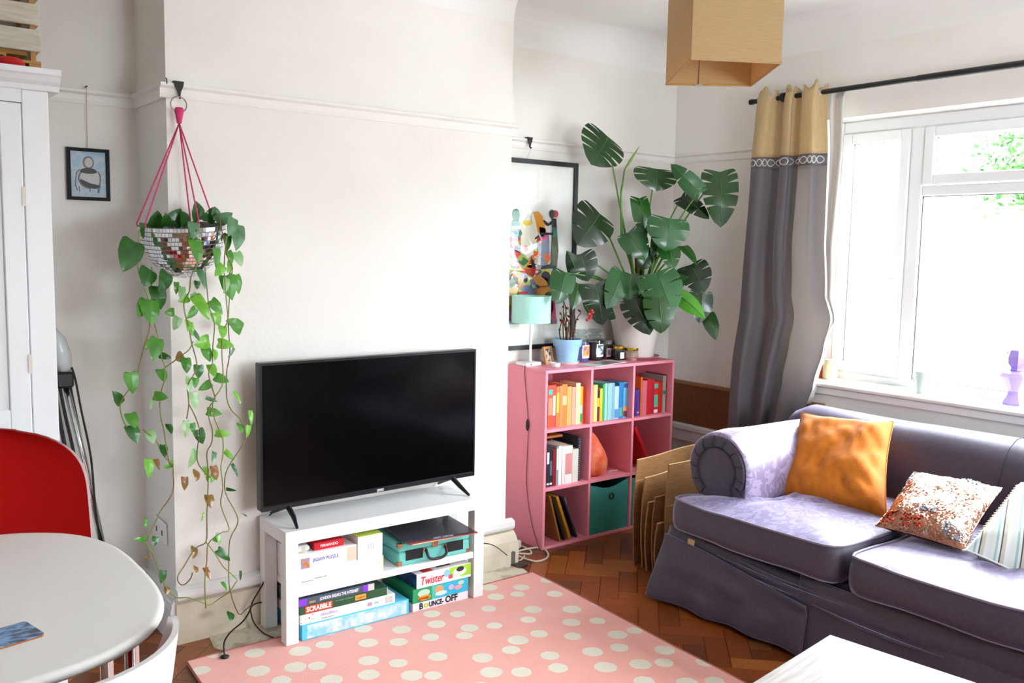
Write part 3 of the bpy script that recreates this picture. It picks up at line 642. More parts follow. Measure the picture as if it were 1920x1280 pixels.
for sx in (-1,1):
    ft=MB()
    x=sx*.385
    for sy,dy in ((-1,-.115),(1,.125)):
        ft.tube([(x,0,TZ0+.006),(x+sx*.004,dy*.55,.032),(x+sx*.014,dy,.004)],[.012,.010,.0055],8)
    obj('foot',ft,tvk,tv,world=False,smooth=40)
# tv cable hanging behind the left of the bench
cb=smooth_path([at(517,952,1,-.08),at(500,975,1,.005-.03),at(494,1000,1,-.05),at(504,1060,1,-.05),at(495,1090,1,-.06),at(475,1125,1,-.06),at(468,1145,1,-.09),at(455,1165,1,-.12),at(432,1185,1,-.15),at(420,1205,2,.018),at(421,1232,2,.020)],5)
tag(obj('power_cable',MB().tube(cb,.0032,6),mat('cable_black','#19181a',.5),smooth=True),'thin black television cable dropping left of the bench onto the rug','cable')
cb=smooth_path([at(469,1140,1,-.07),at(480,1131,1,-.05),at(500,1130,1,-.03),at(524,1142,1,.0-.025)],5)
cb2=smooth_path([at(469,1140,1,-.065),at(475,1165,1,-.07),at(492,1185,2,.012),at(512,1195,2,.015)],5)
lp=thing('looped_cable','black cable loop lying behind the left bench leg','cable',tuple(cb2[-1])); obj('upper_run',MB().tube(cb,.0028,6),MATS['cable_black'],lp,smooth=True); obj('lower_run',MB().tube(cb2,.0028,6),MATS['cable_black'],lp,smooth=True)
tag(obj('cable_grommet',MB().lathe([(0,0),(.016,0),(.017,.004),(.008,.009),(0,.01)],12,tuple(at(421,1232,2,.0115))),MATS['cable_black'],smooth=True),'small black cable end resting on the rug corner','plug')
# ================================================================== rug
def rugmat():
    m=bpy.data.materials.new('polka_dot_rug'); m.use_nodes=True; n=m.node_tree; b=n.nodes['Principled BSDF']
    tc=n.nodes.new('ShaderNodeTexCoord'); mp=n.nodes.new('ShaderNodeMapping'); n.links.new(tc.outputs['Object'],mp.inputs[0])
    mp.inputs['Rotation'].default_value=(0,0,.5)
    vo=n.nodes.new('ShaderNodeTexVoronoi'); vo.voronoi_dimensions='2D'; vo.inputs['Scale'].default_value=7.3; vo.inputs['Randomness'].default_value=.6
    nz=n.nodes.new('ShaderNodeTexNoise'); nz.inputs['Scale'].default_value=60; nz.inputs['Detail'].default_value=5
    ml=n.nodes.new('ShaderNodeMath'); ml.operation='MULTIPLY_ADD'; ml.inputs[1].default_value=.07; 
    n.links.new(tc.outputs['Object'],nz.inputs[0]); n.links.new(mp.outputs[0],vo.inputs[0]); n.links.new(nz.outputs[0],ml.inputs[0]); n.links.new(vo.outputs['Distance'],ml.inputs[2])
    # per-cell radius from the cell colour
    sp_=n.nodes.new('ShaderNodeSeparateColor'); n.links.new(vo.outputs['Color'],sp_.inputs[0])
    rr_=n.nodes.new('ShaderNodeMath'); rr_.operation='MULTIPLY_ADD'; rr_.inputs[1].default_value=.075; rr_.inputs[2].default_value=.262; n.links.new(sp_.outputs[0],rr_.inputs[0])
    lt_=n.nodes.new('ShaderNodeMath'); lt_.operation='LESS_THAN'; n.links.new(ml.outputs[0],lt_.inputs[0]); n.links.new(rr_.outputs[0],lt_.inputs[1])
    nz2=n.nodes.new('ShaderNodeTexNoise'); nz2.inputs['Scale'].default_value=9; nz2.inputs['Detail'].default_value=8; n.links.new(tc.outputs['Object'],nz2.inputs[0])
    c1=n.nodes.new('ShaderNodeMixRGB'); c1.inputs[1].default_value=hx('#e99c8e'); c1.inputs[2].default_value=hx('#efada0'); n.links.new(nz2.outputs[0],c1.inputs[0])
    c2=n.nodes.new('ShaderNodeMixRGB'); c2.inputs[1].default_value=hx('#e6dfcb'); c2.inputs[2].default_value=hx('#dccfba'); n.links.new(nz2.outputs[0],c2.inputs[0])
    mx=n.nodes.new('ShaderNodeMixRGB'); n.links.new(lt_.outputs[0],mx.inputs[0]); n.links.new(c1.outputs[0],mx.inputs[1]); n.links.new(c2.outputs[0],mx.inputs[2]); n.links.new(mx.outputs[0],b.inputs['Base Color'])
    b.inputs['Roughness'].default_value=.9; b.inputs['Sheen Weight'].default_value=.25
    nb=n.nodes.new('ShaderNodeTexNoise'); nb.inputs['Scale'].default_value=420; n.links.new(tc.outputs['Object'],nb.inputs[0]); bp=n.nodes.new('ShaderNodeBump'); bp.inputs['Strength'].default_value=.5; bp.inputs['Distance'].default_value=.004; n.links.new(nb.outputs[0],bp.inputs['Height']); n.links.new(bp.outputs[0],b.inputs['Normal'])
    return m
P0,P1,P2,P3=Vector((2.601,-.194)),Vector((.995,-.190)),Vector((.86,-2.3)),Vector((2.475,-2.3))
def rugp(u,v):
    a=P1.lerp(P0,u); b=P2.lerp(P3,u); p=a.lerp(b,v)
    e=.0
    if u>.98: p=p+Vector((.006*vnoise(v*9,1),0))
    return (p.x,p.y,.0112)
rg=thing('polka_dot_rug','pink rug with cream polka dots on the parquet in front of the bench','rug',(1.75,-1.2,.0))
mb=MB(); mb.grid(rugp,20,24); n0=len(mb.v); 
vs=[(x,y,z-.0105) for x,y,z in mb.v]; mb.add(vs,[])
nu,nv=20,24; per=[(i,0) for i in range(nu)]+[(nu,j) for j in range(nv)]+[(i,nv) for i in range(nu,0,-1)]+[(0,j) for j in range(nv,0,-1)]
idx=[j*(nu+1)+i for i,j in per]; 
mb.f+=[(idx[k],idx[(k+1)%len(idx)],idx[(k+1)%len(idx)]+n0,idx[k]+n0) for k in range(len(idx))]; mb.m+=[0]*len(idx)
obj('pile',mb,rugmat(),rg,recalc=False)
e=MB(); e.tube([rugp(1,t/20) for t in range(21)],.0032,6).tube([rugp(t/20,0) for t in range(21)],.0032,6).tube([rugp(0,t/20) for t in range(21)],.0032,6)
obj('bound_edge',e,mat('rug_binding','#b06a60',.9),rg,smooth=True)
# ================================================================== pink bookcase
KX,KY,KW,KH,KD=2.845,.0405,.932,.916,.314
pk=mat('pink_paint','#f294a4',.42,bump=.05,bscale=40); pkback=pk
bc=thing('bookcase','pink painted nine cube bookcase beside the chimney breast','bookcase',(KX+KW/2,KY+KD/2,0))
T=.0155; cw_=(KW-4*T)/3; ch=(KH-4*T)/3
def kb(nm,*a,b=.001): return obj(nm,MB().box(*a,b=b),pk,bc)
kb('top_panel',KX,KX+KW,KY,KY+KD,KH-T,KH)
kb('side_panel',KX,KX+T,KY,KY+KD,.0,KH-T-.0002); kb('side_panel',KX+KW-T,KX+KW,KY,KY+KD,.0,KH-T-.0002)
kb('base_panel',KX+T+.0002,KX+KW-T-.0002,KY,KY+KD,.0,T)
CXs=[KX+T+i*(cw_+T) for i in range(3)]           # cube left x
CZs=[KH-T-ch-i*(ch+T) for i in range(3)]          # cube bottom z, top row first
for i in (1,2): kb('upright',CXs[i]-T,CXs[i],KY+.0005,KY+KD-.004,T+.0002,KH-T-.0004)
for z in CZs[:2]:
    for i in range(3): kb('shelf',CXs[i]+.0002,CXs[i]+cw_-.0002,KY+.0005,KY+KD-.004,z-T,z)
kb('back_panel',KX+T,KX+KW-T,KY+KD-.0038,KY+KD,T,KH-T,b=0)
def fx_(px,py=760,y=KY+.03): return at(px,py,1,y).x
def fz_(px,py,y=KY+.03): return at(px,py,1,y).z
def row(cube_x,cube_z,items,off,sc,yf,group,depth=.13,grow=1):
    """items: (left, right, top) in zoomed-crop pixels, colour, label, lean px"""
    lo=CXs[cube_x]+.002; hi=CXs[cube_x]+cw_-.002; zb=CZs[cube_z]+.0003; last=lo
    for it in items:
        l,r,t,col,lab=it[:5]; lean=it[5] if len(it)>5 else 0; sp_=it[6] if len(it)>6 else None
        px0,px1,pt=off[0]+l/sc,off[0]+r/sc,off[1]+t/sc
        x0=max(fx_(px0,y=yf),last+.0006); x1=min(max(fx_(px1,y=yf),x0+.006),hi)
        if x1-x0<.004: x1=min(x0+.008,hi)
        if x1-x0<.003: continue
        h=fz_((px0+px1)/2,pt,y=yf)-zb; h=min(max(h,.1),ch-.008)
        dd=min(depth,KY+KD-.012-yf)
        book(x0,x1,yf+.004*hsh(l,1),yf+dd,zb,zb+h,col,lab,group,lean=0,spine=sp_,rough=.45)
        last=x1
o1=(1015,690); s1=7.53; yf=KY+.035
row(0,0,[(98,163,245,'#e8542a','first book from the left in the top left cube, orange-red with teal top',0,(('#3cb8a0',.78,.9),('#f0906a',.3,.7))),
 (166,210,240,'#d84848','second book from the left in the top left cube, red spine with white dots',0,(('#f4d8d4',.28,.75),)),
 (214,258,262,'#ee7a3c','third book from the left in the top left cube, coral with yellow band',0,(('#f2c23c',.35,.85),)),
 (260,296,250,'#f08a50','fourth book from the left in the top left cube, plain peach orange'),
 (298,366,228,'#ef8238','fifth book from the left in the top left cube, wide orange spine',0,(('#f6c08c',.5,.72),)),
 (370,432,262,'#f0a860','sixth book from the left in the top left cube, pale orange with brown top'),
 (436,486,268,'#eea58c','seventh book from the left in the top left cube, pink-orange'),
 (488,548,212,'#f3d9a4','tall pale cream-yellow book right of centre in the top left cube'),
 (550,590,262,'#f2b62e','yellow over blue-green spine, third from the right in the top left cube',0,(('#a4d8e8',.28,.5),('#2f9e6a',.04,.27))),
 (592,636,262,'#e4421e','bright red-orange book, second from the right in the top left cube'),
 (638,682,268,'#f2a436','amber yellow book at the right end of the top left cube',0,(('#f8d890',.1,.9),))],o1,s1,yf,'books in the top left cube')
row(1,0,[(722,745,240,'#f0a838','first book from the left in the top middle cube, narrow amber'),(747,792,240,'#f4dc8a','second book from the left in the top middle cube, pale yellow'),
 (794,830,296,'#5a3020','short brown and yellow patterned book, third in the top middle cube',0,(('#f0c02c',.45,.72),('#241a18',.74,.95),('#7a241c',.02,.22))),
 (832,868,288,'#f2c42a','short bright yellow book, fourth in the top middle cube'),
 (870,900,228,'#35b06a','fifth book in the top middle cube, thin green spine'),
 (902,934,218,'#a8dcd2','sixth book in the top middle cube, pale mint spine'),
 (936,968,214,'#8fc9c4','seventh book in the top middle cube, soft aqua spine'),
 (970,1002,212,'#9cc4d4','eighth book in the top middle cube, pale blue-grey spine'),
 (1004,1034,210,'#84b0c2','ninth book in the top middle cube, dusty blue spine'),
 (1038,1098,260,'#b4d2de','shorter white-to-blue book, third from the right in the top middle cube',0,(('#4a92dc',.03,.3),)),
 (1100,1156,202,'#1f7ab8','tall deep blue book, second from the right in the top middle cube',0,(('#58a4a0',.05,.3),)),
 (1158,1222,200,'#5aa6cc','sky blue book with orange foot at the right end of the top middle cube',0,(('#e8923a',.2,.32),('#7c2c24',.03,.19),('#22408a',.85,.97)))],o1,s1,yf,'books in the top middle cube')
row(2,0,[(1322,1352,305,'#4a2a7c','first book from the left in the top right cube, dark purple'),(1354,1386,305,'#56308e','second book from the left in the top right cube, violet with pale dot',0,(('#c4b4e0',.1,.16),)),
 (1402,1424,130,'#d86820','tall thin orange book standing in the top right cube'),(1426,1490,180,'#d4687a','rose pink book in the top right cube'),
 (1492,1545,150,'#c81a1c','tall red book beside the rose pink one in the top right cube'),(1547,1588,160,'#b4183c','crimson book in the middle of the top right cube'),
 (1590,1650,185,'#d8281e','red book with teal panels in the top right cube',0,(('#58b898',.2,.58),('#58b898',.78,.92),('#e8e0dc',.02,.12))),
 (1652,1706,190,'#c4241a','plain scarlet book, fourth from the right in the top right cube'),
 (1708,1752,110,'#9a9a90','grey-white book, third from the right in the top right cube',0,(('#4a7a48',.5,.6),)),
 (1754,1784,92,'#8c1428','dark crimson book, second from the right in the top right cube'),
 (1786,1822,105,'#b9b4b0','pale grey book at the right end of the top right cube')],o1,s1,yf,'books in the top right cube',depth=.16)
o2=(1015,800); s2=5.565
row(0,1,[(50,72,232,'#1d1d20','first book from the left in the middle left cube, black',0,(('#e4e2e0',.05,.12),)),(74,103,228,'#2a2c30','second book from the left in the middle left cube, black with white panel',0,(('#dfe2e4',.6,.9),('#e4e2e0',.05,.1))),
 (105,136,240,'#232630','third book from the left in the middle left cube, near-black blue',0,(('#5a6478',.3,.7),('#e4e2e0',.05,.1))),(138,170,235,'#8c1c22','dark red book in the middle left cube'),
 (172,196,205,'#8f949c','grey and white striped book in the middle left cube',0,(('#e8e4e4',.4,.95),)),(198,228,198,'#ebe6e2','narrow white book left of the wide white one in the middle left cube'),
 (230,262,200,'#e2dcd8','second narrow white book in the middle left cube'),(264,338,196,'#eae4e0','wide white book with faded red print in the middle left cube',0,(('#d88c88',.25,.8),)),
 (342,402,232,'#dcd2c8','shorter off-white book right of the wide white one')],o2,s2,KY+.02,'books in the middle left cube',depth=.17)
xs0=fx_(1015+404/5.565,y=KY+.02); sn=thing('spiral_notebook','black spiral bound notebook at the right end of the middle left cube','notebook',(xs0+.012,KY+.12,CZs[1]+.0003),0,'books in the middle left cube')
obj('cover',MB().box(-.010,.010,-.09,.12,0,.232,b=.001),pm('#22262e'),sn,world=False)
mb=MB()
for i in range(22): mb.torus((.0,-.0915,.012+i*.0098),.0048,.0009,2,8,4,M=None)
obj('spiral_binding',mb,mat('wire_pale','#c9ccd2',.3,metal=1),sn,world=False,smooth=True)
for a,b,z,c,l in ((.004,.10,.222,'#b0602a','brown book lying flat on top of the books in the middle left cube'),): pass
x0=CXs[0]; zz=CZs[1]
book(x0+.06,x0+.19,KY+.10,KY+.27,zz+.2295,zz+.2415,'#b9662a','orange-brown book lying flat on the row in the middle left cube','books in the middle left cube',ax='z')
# salt lamp
sl=thing('salt_lamp','orange rock salt lamp in the centre cube of the pink bookcase','lamp',(CXs[1]+.108,KY+.115,CZs[1]+.0003))
mb=MB()
prof=[(.0,0),(.06,.0),(.085,.012),(.096,.045),(.097,.08),(.088,.125),(.070,.168),(.050,.200),(.029,.223),(.012,.234),(.0,.237)]
rings=[]
for r,z in prof:
    ring=[]
    for j in range(26):
        a=2*math.pi*j/26; k=1+.10*vnoise(math.cos(a)*1.6+3,math.sin(a)*1.6,z*18)+.04*vnoise(a*4,z*60); ring.append((r*k*math.cos(a)-.012+z*-.08,r*k*math.sin(a),z))
    rings.append(ring)
mb.ring_loft(rings); obj('salt_rock',mb,mat('salt_crystal','#e0562a',.45,col2='#f0906a',scale=22,bump=.4,bscale=30,sub=.4),sl,world=False,smooth=True)
obj('cable',MB().tube([(.085,-.05,.004),(.12,-.03,.004),(.15,-.05,.006)],.0035,6),mat('cable_cream','#d9c9b4',.5),sl,world=False)
# red leaning album
al=thing('red_album','large red album leaning in the middle right cube','album',(CXs[2]+.155,KY+.13,CZs[1]+.0062),0); al.rotation_euler=(0,math.radians(-29),0)
obj('cover',MB().box(-.011,.011,-.12,.12,0,.275,b=.003),mat('red_gloss','#b8141a',.3),al,world=False); obj('page_edges',MB().box(-.008,.008,-.118,.118,.2755,.2765),pm('#7a1a3a'),al,world=False)
# bottom left leaning boards
zb=CZs[2]
def leaner(name,label,xb,lean,thk,hgt,dep,col,cat='board',extra=None,yo=.015,rough=.5):
    t=thing(name,label,cat,(CXs[0]+xb,KY+yo+dep/2,zb+thk*abs(math.sin(math.radians(lean)))+.0006),0,'boards leaning in the bottom left cube'); t.rotation_euler=(0,math.radians(lean),0)
    obj('panel',MB().box(-thk/2,thk/2,-dep/2,dep/2,0,hgt,b=.0008),pm(col,rough),t,world=False)
    if extra:
        for (nm,c,a,b,c0,d0) in extra: obj(nm,MB().box(thk/2+.0002,thk/2+.0012,a,b,c0,d0),pm(c,.4),t,world=False)
    return t
leaner('picture_board','brown board leaning furthest left in the bottom left cube',.118,-17,.010,.262,.24,'#94602c',extra=[('dark_edge','#3a2a18',-.12,.12,.0,.26)])
leaner('picture_board','black picture board with pale design, second in the bottom left cube',.150,-21,.010,.255,.24,'#16181c',extra=[('pale_print','#8f969e',-.11,-.03,.08,.15)])
leaner('gold_frame','gold edged frame with red foot, third in the bottom left cube',.186,-22,.016,.255,.23,'#b07a24','frame',extra=[('red_foot','#b4202a',-.115,-.10,.0,.09)])
leaner('black_folder','black folder with silver edge leaning at the right of the bottom left cube',.232,-24,.012,.245,.22,'#24202c','folder',extra=[('silver_edge','#a8a4b4',-.11,-.106,.0,.24)])
leaner('grey_card','grey card sheet leaning behind the folder in the bottom left cube',.262,-14,.004,.21,.15,'#a29c92','card',yo=.09)
# teal boxes
tf=mat('teal_canvas','#3d9488',.8,col2='#37897e',scale=200,bump=.1,bscale=400)
def tealbox(i,label):
    x0,x1=CXs[i]+.006,CXs[i]+cw_-.006; y0,y1=KY+.008,KY+KD-.012; z0=zb+.0005; h=ch-.018
    t=thing('storage_box',label,'storage box',((x0+x1)/2,(y0+y1)/2,z0),0,'teal fabric boxes in the bookcase')
    def front(u,v):
        z=z0+(h-.028*math.sin(math.pi*u)**1.5*(1 if v>.5 else 0)*((v-.5)*2))*v
        return (x0+(x1-x0)*u,y0-.004*math.sin(math.pi*u)*math.sin(math.pi*v)+.0,z)
    mb=MB(); mb.grid(front,16,12); mb.grid(lambda u,v:(front(u,v)[0],front(u,v)[1]+.004,front(u,v)[2]),16,12); obj('front_panel',mb,tf,t,smooth=True,recalc=False)
    mb=MB(); mb.box(x0,x0+.004,y0+.005,y1,z0,z0+h).box(x1-.004,x1,y0+.005,y1,z0,z0+h).box(x0+.004,x1-.004,y1-.004,y1,z0,z0+h).box(x0+.004,x1-.004,y0+.005,y1-.004,z0,z0+.004); obj('box_sides',mb,tf,t)
    c=((x0+x1)/2+.012,y0-.004,z0+h-.075)
    obj('pull_ring',MB().torus((c[0],c[1]-.0015,c[2]),.015,.003,1,20,6),mat('gunmetal','#3a3a40',.3,metal=1),t,smooth=True)
    return t
tealbox(1,'teal fabric storage box with metal ring in the bottom middle cube'); tealbox(2,'teal fabric storage box in the bottom right cube half hidden by cardboard')
# ---- on top of bookcase
zk=KH+.0003
tlm=thing('table_lamp','small table lamp with mint drum shade on the pink bookcase','lamp',(2.912,.25,zk))
obj('base',MB().box(-.062,.04,-.045,.045,0,.020,b=.004),white,tlm,world=False); obj('base_hole',MB().lathe([(0,0),(.004,0),(.004,.0006),(0,.0006)],10,(0,0,0),0,Matrix.Translation((-.03,-.0455,.01))@Matrix.Rotation(math.radians(90),4,'X')),black,tlm,world=False)
obj('pole',MB().lathe([(.010,.0205),(.007,.03),(.007,.25)],12),white,tlm,world=False,smooth=40)
mint=mat('mint_shade','#bdf0e4',.8,col2='#b2e8da',scale=150,bump=.05,sub=.2)
obj('lamp_shade',MB().lathe([(.101,.222),(.101,.36),(.0995,.36),(.0995,.222),(.101,.222)],40,m=0),mint,tlm,world=False,smooth=40)
obj('shade_ring',MB().tube([(-.099,0,.25),(.099,0,.25)],.0015,5).tube([(0,-.099,.25),(0,.099,.25)],.0015,5),white,tlm,world=False)
obj('bulb',MB().lathe([(.0,.251),(.012,.252),(.013,.27),(.028,.30),(.026,.325),(0,.342)],14),mat('bulb_glass','#f0efe8',.2),tlm,world=False,smooth=True)
pth=smooth_path([(2.868,.212,zk+.005),(2.858,.21,zk+.004),(KX-.003,.205,zk-.002),(KX-.004,.20,.85),(KX-.004,.175,.70),(KX-.005,.165,.58),(KX-.005,.17,.45),(KX-.005,.165,.28),(KX-.005,.12,.12),(KX-.006,.07,.03),(KX-.02,.03,.008)],4)
lc=thing('lamp_cable','dark thin cable with inline switch running down the left side of the pink bookcase','cable',(KX-.004,.17,.5))
obj('wire',MB().tube(pth,.0019,6),mat('wire_maroon','#5a2a34',.5),lc,smooth=True)
obj('inline_switch',MB().tube([(KX-.009,.166,.655),(KX-.010,.166,.64),(KX-.010,.166,.61),(KX-.009,.167,.595)],[.003,.0085,.0085,.003],10),blkp,lc,smooth=True)
dsh=thing('glass_dish','small clear-white round dish beside the table lamp base','dish',(2.985,.135,zk)); obj('dish_body',MB().lathe([(0,.001),(.022,.001),(.026,.008),(.026,.022),(.024,.022),(.024,.009),(.02,.004),(0,.004)],20),mat('frosted_white','#e4e2e2',.2),dsh,world=False,smooth=40)
pf=thing('photo_frame','tiny wooden photo frame leaning beside the blue plant pot','photo frame',(3.035,.235,zk)); pf.rotation_euler=(math.radians(-12),0,math.radians(14))
wdn=mat('light_wood','#c48a4c',.5,col2='#b57a3c',scale=20,stretch=(1,1,8))
obj('frame',MB().box(-.036,.036,0,.012,0,.011).box(-.036,.036,0,.012,.083,.094).box(-.036,-.025,0,.012,.0111,.0829).box(.025,.036,0,.012,.0111,.0829),wdn,pf,world=False)
obj('photo',MB().box(-.0249,.0249,.006,.009,.0112,.0828),mat('photo_grey','#b8b2a6',.4,col2='#3a3632',scale=45,lo=.45,hi=.55),pf,world=False)
obj('stand',MB().prism([(0.012,.06),(.05,.0),(.044,.0),(.012,.05)],0,-.006,.006),wdn,pf,world=False)
# blue pot with red-brown stems
bp_=thing('blue_flowerpot','light blue clay pot on white saucer holding a plant with red-brown stems','plant pot',(3.142,.225,zk))
blu=mat('blue_pot_paint','#a6d4f8',.5,col2='#9ccbf2',scale=12,stretch=(1,1,4),bump=.1)
obj('saucer',MB().lathe([(0,0),(.058,0),(.068,.012),(.065,.012),(.056,.003),(0,.003)],28),white,bp_,world=False,smooth=40)
obj('pot',MB().lathe([(0,.004),(.054,.004),(.066,.092),(.074,.092),(.078,.130),(.072,.130),(.066,.10),(0,.10)],32),blu,bp_,world=False,smooth=40)
obj('soil',MB().lathe([(0,.112),(.069,.108)],20),mat('potting_soil','#4a2a20',.95,bump=.6,bscale=120),bp_,world=False)
rr=random.Random(11); rd=mat('red_brown_stem','#7a241c',.6,col2='#4c5a24',scale=30)
for i in range(10):
    a=rr.random()*6.28; r=.035*rr.random(); h=.13+.13*rr.random(); x,y=r*math.cos(a),r*math.sin(a)
    pts=[(x,y,.108),(x*1.4+rr.uniform(-.01,.01),y*1.4,.108+h*.4),(x*1.3+rr.uniform(-.02,.02),y*1.3,.108+h*.75),(x*1.8+rr.uniform(-.03,.03),y*1.6,.108+h)]
    st=obj('stem',MB().tube(smooth_path(pts,3),[.0045-.003*k/9 for k in range(10)],6),rd,bp_,world=False,smooth=True)
    mb=MB()
    for k in range(3):
        c=Vector(pts[1+k]); u=Vector((rr.uniform(-1,1),rr.uniform(-1,1),rr.uniform(.2,1.3))).normalized()*.026; w=u.cross(Vector((rr.uniform(-1,1),1,.3))).normalized()*.007
        mb.add([c,c+u*.4+w,c+u,c+u*.4-w],[(0,1,2,3)])
    obj('leaf',mb,mat('red_leaf','#8e2a22',.5,col2='#5a3a20',scale=40),st.parent,world=False,recalc=False)
# candles
cglass=bpy.data.materials.new('jar_glass'); cglass.use_nodes=True; gn=cglass.node_tree; gn.nodes.clear()
go=gn.nodes.new('ShaderNodeOutputMaterial'); gm=gn.nodes.new('ShaderNodeMixShader'); gt=gn.nodes.new('ShaderNodeBsdfTransparent'); gg=gn.nodes.new('ShaderNodeBsdfGlossy')
gg.inputs['Roughness'].default_value=.03; gt.inputs[0].default_value=(.80,.84,.84,1)
schlick(gn,gm,.04); gn.links.new(gt.outputs[0],gm.inputs[1]); gn.links.new(gg.outputs[0],gm.inputs[2]); gn.links.new(gm.outputs[0],go.inputs[0])
def candle(x,y,r,h,waxc,label,lab,lab2,lidtype,lidm=None,sc=1):
    t=thing('jar_candle',label,'candle',(x,y,zk),0,'candles on the bookcase')
    w=mat('wax_'+waxc.strip('#'),waxc,.25,coat=.6)
    obj('wax',MB().lathe([(0,.001),(r*.93,.001),(r*.96,.006),(r*.96,h*.80),(0,h*.80)],28),w,t,world=False,smooth=40)
    if lidtype=='stopper':
        obj('glass_jar',MB().lathe([(r,.0),(r,h*.86),(r*.9,h*.94),(r*.68,h),(r*.66,h*1.04),(r*.72,h*1.055),(r*.72,h*1.07)],28),cglass,t,world=False,smooth=40)
        obj('glass_lid',MB().lathe([(r*.66,h*1.04),(r*.78,h*1.08),(r*.80,h*1.11),(r*.45,h*1.14),(r*.42,h*1.17),(r*.80,h*1.24),(r*.84,h*1.30),(r*.62,h*1.36),(0,h*1.37)],28),cglass,t,world=False,smooth=40)
    else:
        obj('glass_jar',MB().lathe([(r,0),(r,h),(r*.96,h)],28),cglass,t,world=False,smooth=40)
        obj('lid',MB().lathe([(r*1.02,h*.98),(r*1.03,h*1.0),(r*1.03,h*1.22),(r*.98,h*1.25),(0,h*1.25)],28),lidm,t,world=False,smooth=30)
    if lab:
        a0=math.radians(-128+10); a1=math.radians(-128+92)
        def cyl(z0,z1,k,s0=0,s1=1): return lambda u,v:((r+k)*math.cos(a0+(a1-a0)*(s0+(s1-s0)*u)),(r+k)*math.sin(a0+(a1-a0)*(s0+(s1-s0)*u)),z0+(z1-z0)*v)
        lb_=obj('paper_label',MB().grid(cyl(h*.16,h*.72,.0008),10,1),pm(lab2),t,world=False,recalc=False)
        if lab!='plain': obj('label_picture',MB().grid(cyl(h*.26,h*.68,.0014,.08,.92),10,1),lab,t,world=False,recalc=False)
    return t
orangep=mat('orange_label_print','#f0a030',.4,col2='#8a6ab0',scale=60,lo=.5,hi=.58); whitep=mat('white_label_print','#cfdde2',.4,col2='#4a5a6c',scale=50,lo=.5,hi=.56); plump=mat('plum_label_print','#8c6070',.4,col2='#c8b8b8',scale=70,lo=.5,hi=.6)
copper=mat('copper_lid','#c88a70',.22,metal=1); goldl=mat('gold_lid','#d8b43c',.22,metal=1); glid=mat('grey_glass_lid','#5a5c5e',.15)
candle(3.262,.255,.048,.125,'#6c64a8','purple jar candle with orange flower label and glass stopper',orangep,'#e8e0d8','stopper')
candle(3.372,.262,.048,.125,'#33161a','dark plum jar candle with pale blue picture label and glass stopper',whitep,'#e4e8e4','stopper')
candle(3.462,.275,.040,.085,'#381820','small dark candle with lilac label and grey glass lid',plump,'#cfc4c2','flat',glid)
candle(3.590,.300,.048,.075,'#7a4a3c','wide candle with copper lid at the back of the row','', '#fff','flat',copper)
candle(3.487,.190,.031,.062,'#141416','short black candle with blank white label and gold lid','plain','#e6e2d8','flat',goldl)
candle(3.548,.150,.038,.055,'#d0a890','peach candle in cut glass with gold foil lid at the right of the row','', '#fff','flat',goldl)
mg=thing('magazine','open pale leaflet with dark picture lying on the front of the pink bookcase','leaflet',(3.29,.11,zk),math.radians(14))
obj('sheet',MB().box(-.15,.15,-.06,.06,0,.003,b=.001),pm('#d8d4cc'),mg,world=False); obj('picture',MB().box(-.05,.10,-.05,.04,.0031,.0036),mat('leaflet_print','#4e5a50',.35,col2='#8a8478',scale=20),mg,world=False)
# ================================================================== framed poster
po_=thing('framed_poster','large black framed colourful painting behind the lamp and plant','picture',(2.95,DR-.02,.985))
X0,X1,Z0,Z1=2.604,3.300,.985,1.979; fy=DR-.003; w=.024
mb=MB(); mb.box(X0,X1,fy-.025,fy,Z0,Z0+w).box(X0,X1,fy-.025,fy,Z1-w,Z1).box(X0,X0+w,fy-.025,fy,Z0+w,Z1-w).box(X1-w,X1,fy-.025,fy,Z0+w,Z1-w); obj('frame',mb,mat('frame_charcoal','#1b1c20',.35),po_)
obj('mount',MB().box(X0+w,X1-w,fy-.012,fy-.002,Z0+w,Z1-w),mat('mount_white','#f0f0ea',.6),po_)
ay=fy-.0135
# art area: figures made of many flat painted patches
cols=['#c4c766','#a9b25e','#e8a13c','#d8432e','#f0ead6','#2b2c34','#c7d7c8','#e27a86','#6a7c9c','#3f8f7c','#b87a3c','#e9cf4a','#8c96b4','#e05a94','#4e5a34','#d6d2c0','#e8641e','#3a7a3a','#c8303c','#7a86a0']
am=[pm(c,.5) for c in cols]
ax=lambda px,py:(lambda p:(p.x,p.z))(at(px,py,1,ay))
def poly(mb,pts,m,lay):
    q=[ax(*p) for p in pts]; mb.add([(x,ay-.0004*lay,z) for x,z in q],[tuple(range(len(q)))],m)
mb=MB()
poly(mb,[(930,470),(1000,440),(1030,470),(1034,520),(1036,560),(1042,608),(930,608)],0,0)
poly(mb,[(930,565),(1038,565),(1044,600),(930,602)],7,1)
poly(mb,[(930,598),(1044,598),(1044,607),(930,607)],8,2)
rr=random.Random(23)
for i in range(150):
    t=rr.random(); y=440+150*t; x0=925+rr.random()*(95+14*t); sz=4+rr.random()*8
    a=rr.random()*6; k=rr.choice([4,5,6,8]); el=.5+rr.random()
    poly(mb,[(x0+sz*math.cos(a+6.283*j/k),y+sz*el*math.sin(a+6.283*j/k)) for j in range(k)],rr.randrange(len(cols)),3+i%8)
obj('patchwork_print',mb,am,po_,recalc=False)
mb=MB(); L=13
def ell(cx,cy,rx,ry,m,lay,n=14,rot=0):
    poly(mb,[(cx+rx*math.cos(6.283*j/n)*math.cos(rot)-ry*math.sin(6.283*j/n)*math.sin(rot),cy+rx*math.cos(6.283*j/n)*math.sin(rot)+ry*math.sin(6.283*j/n)*math.cos(rot)) for j in range(n)],m,lay)
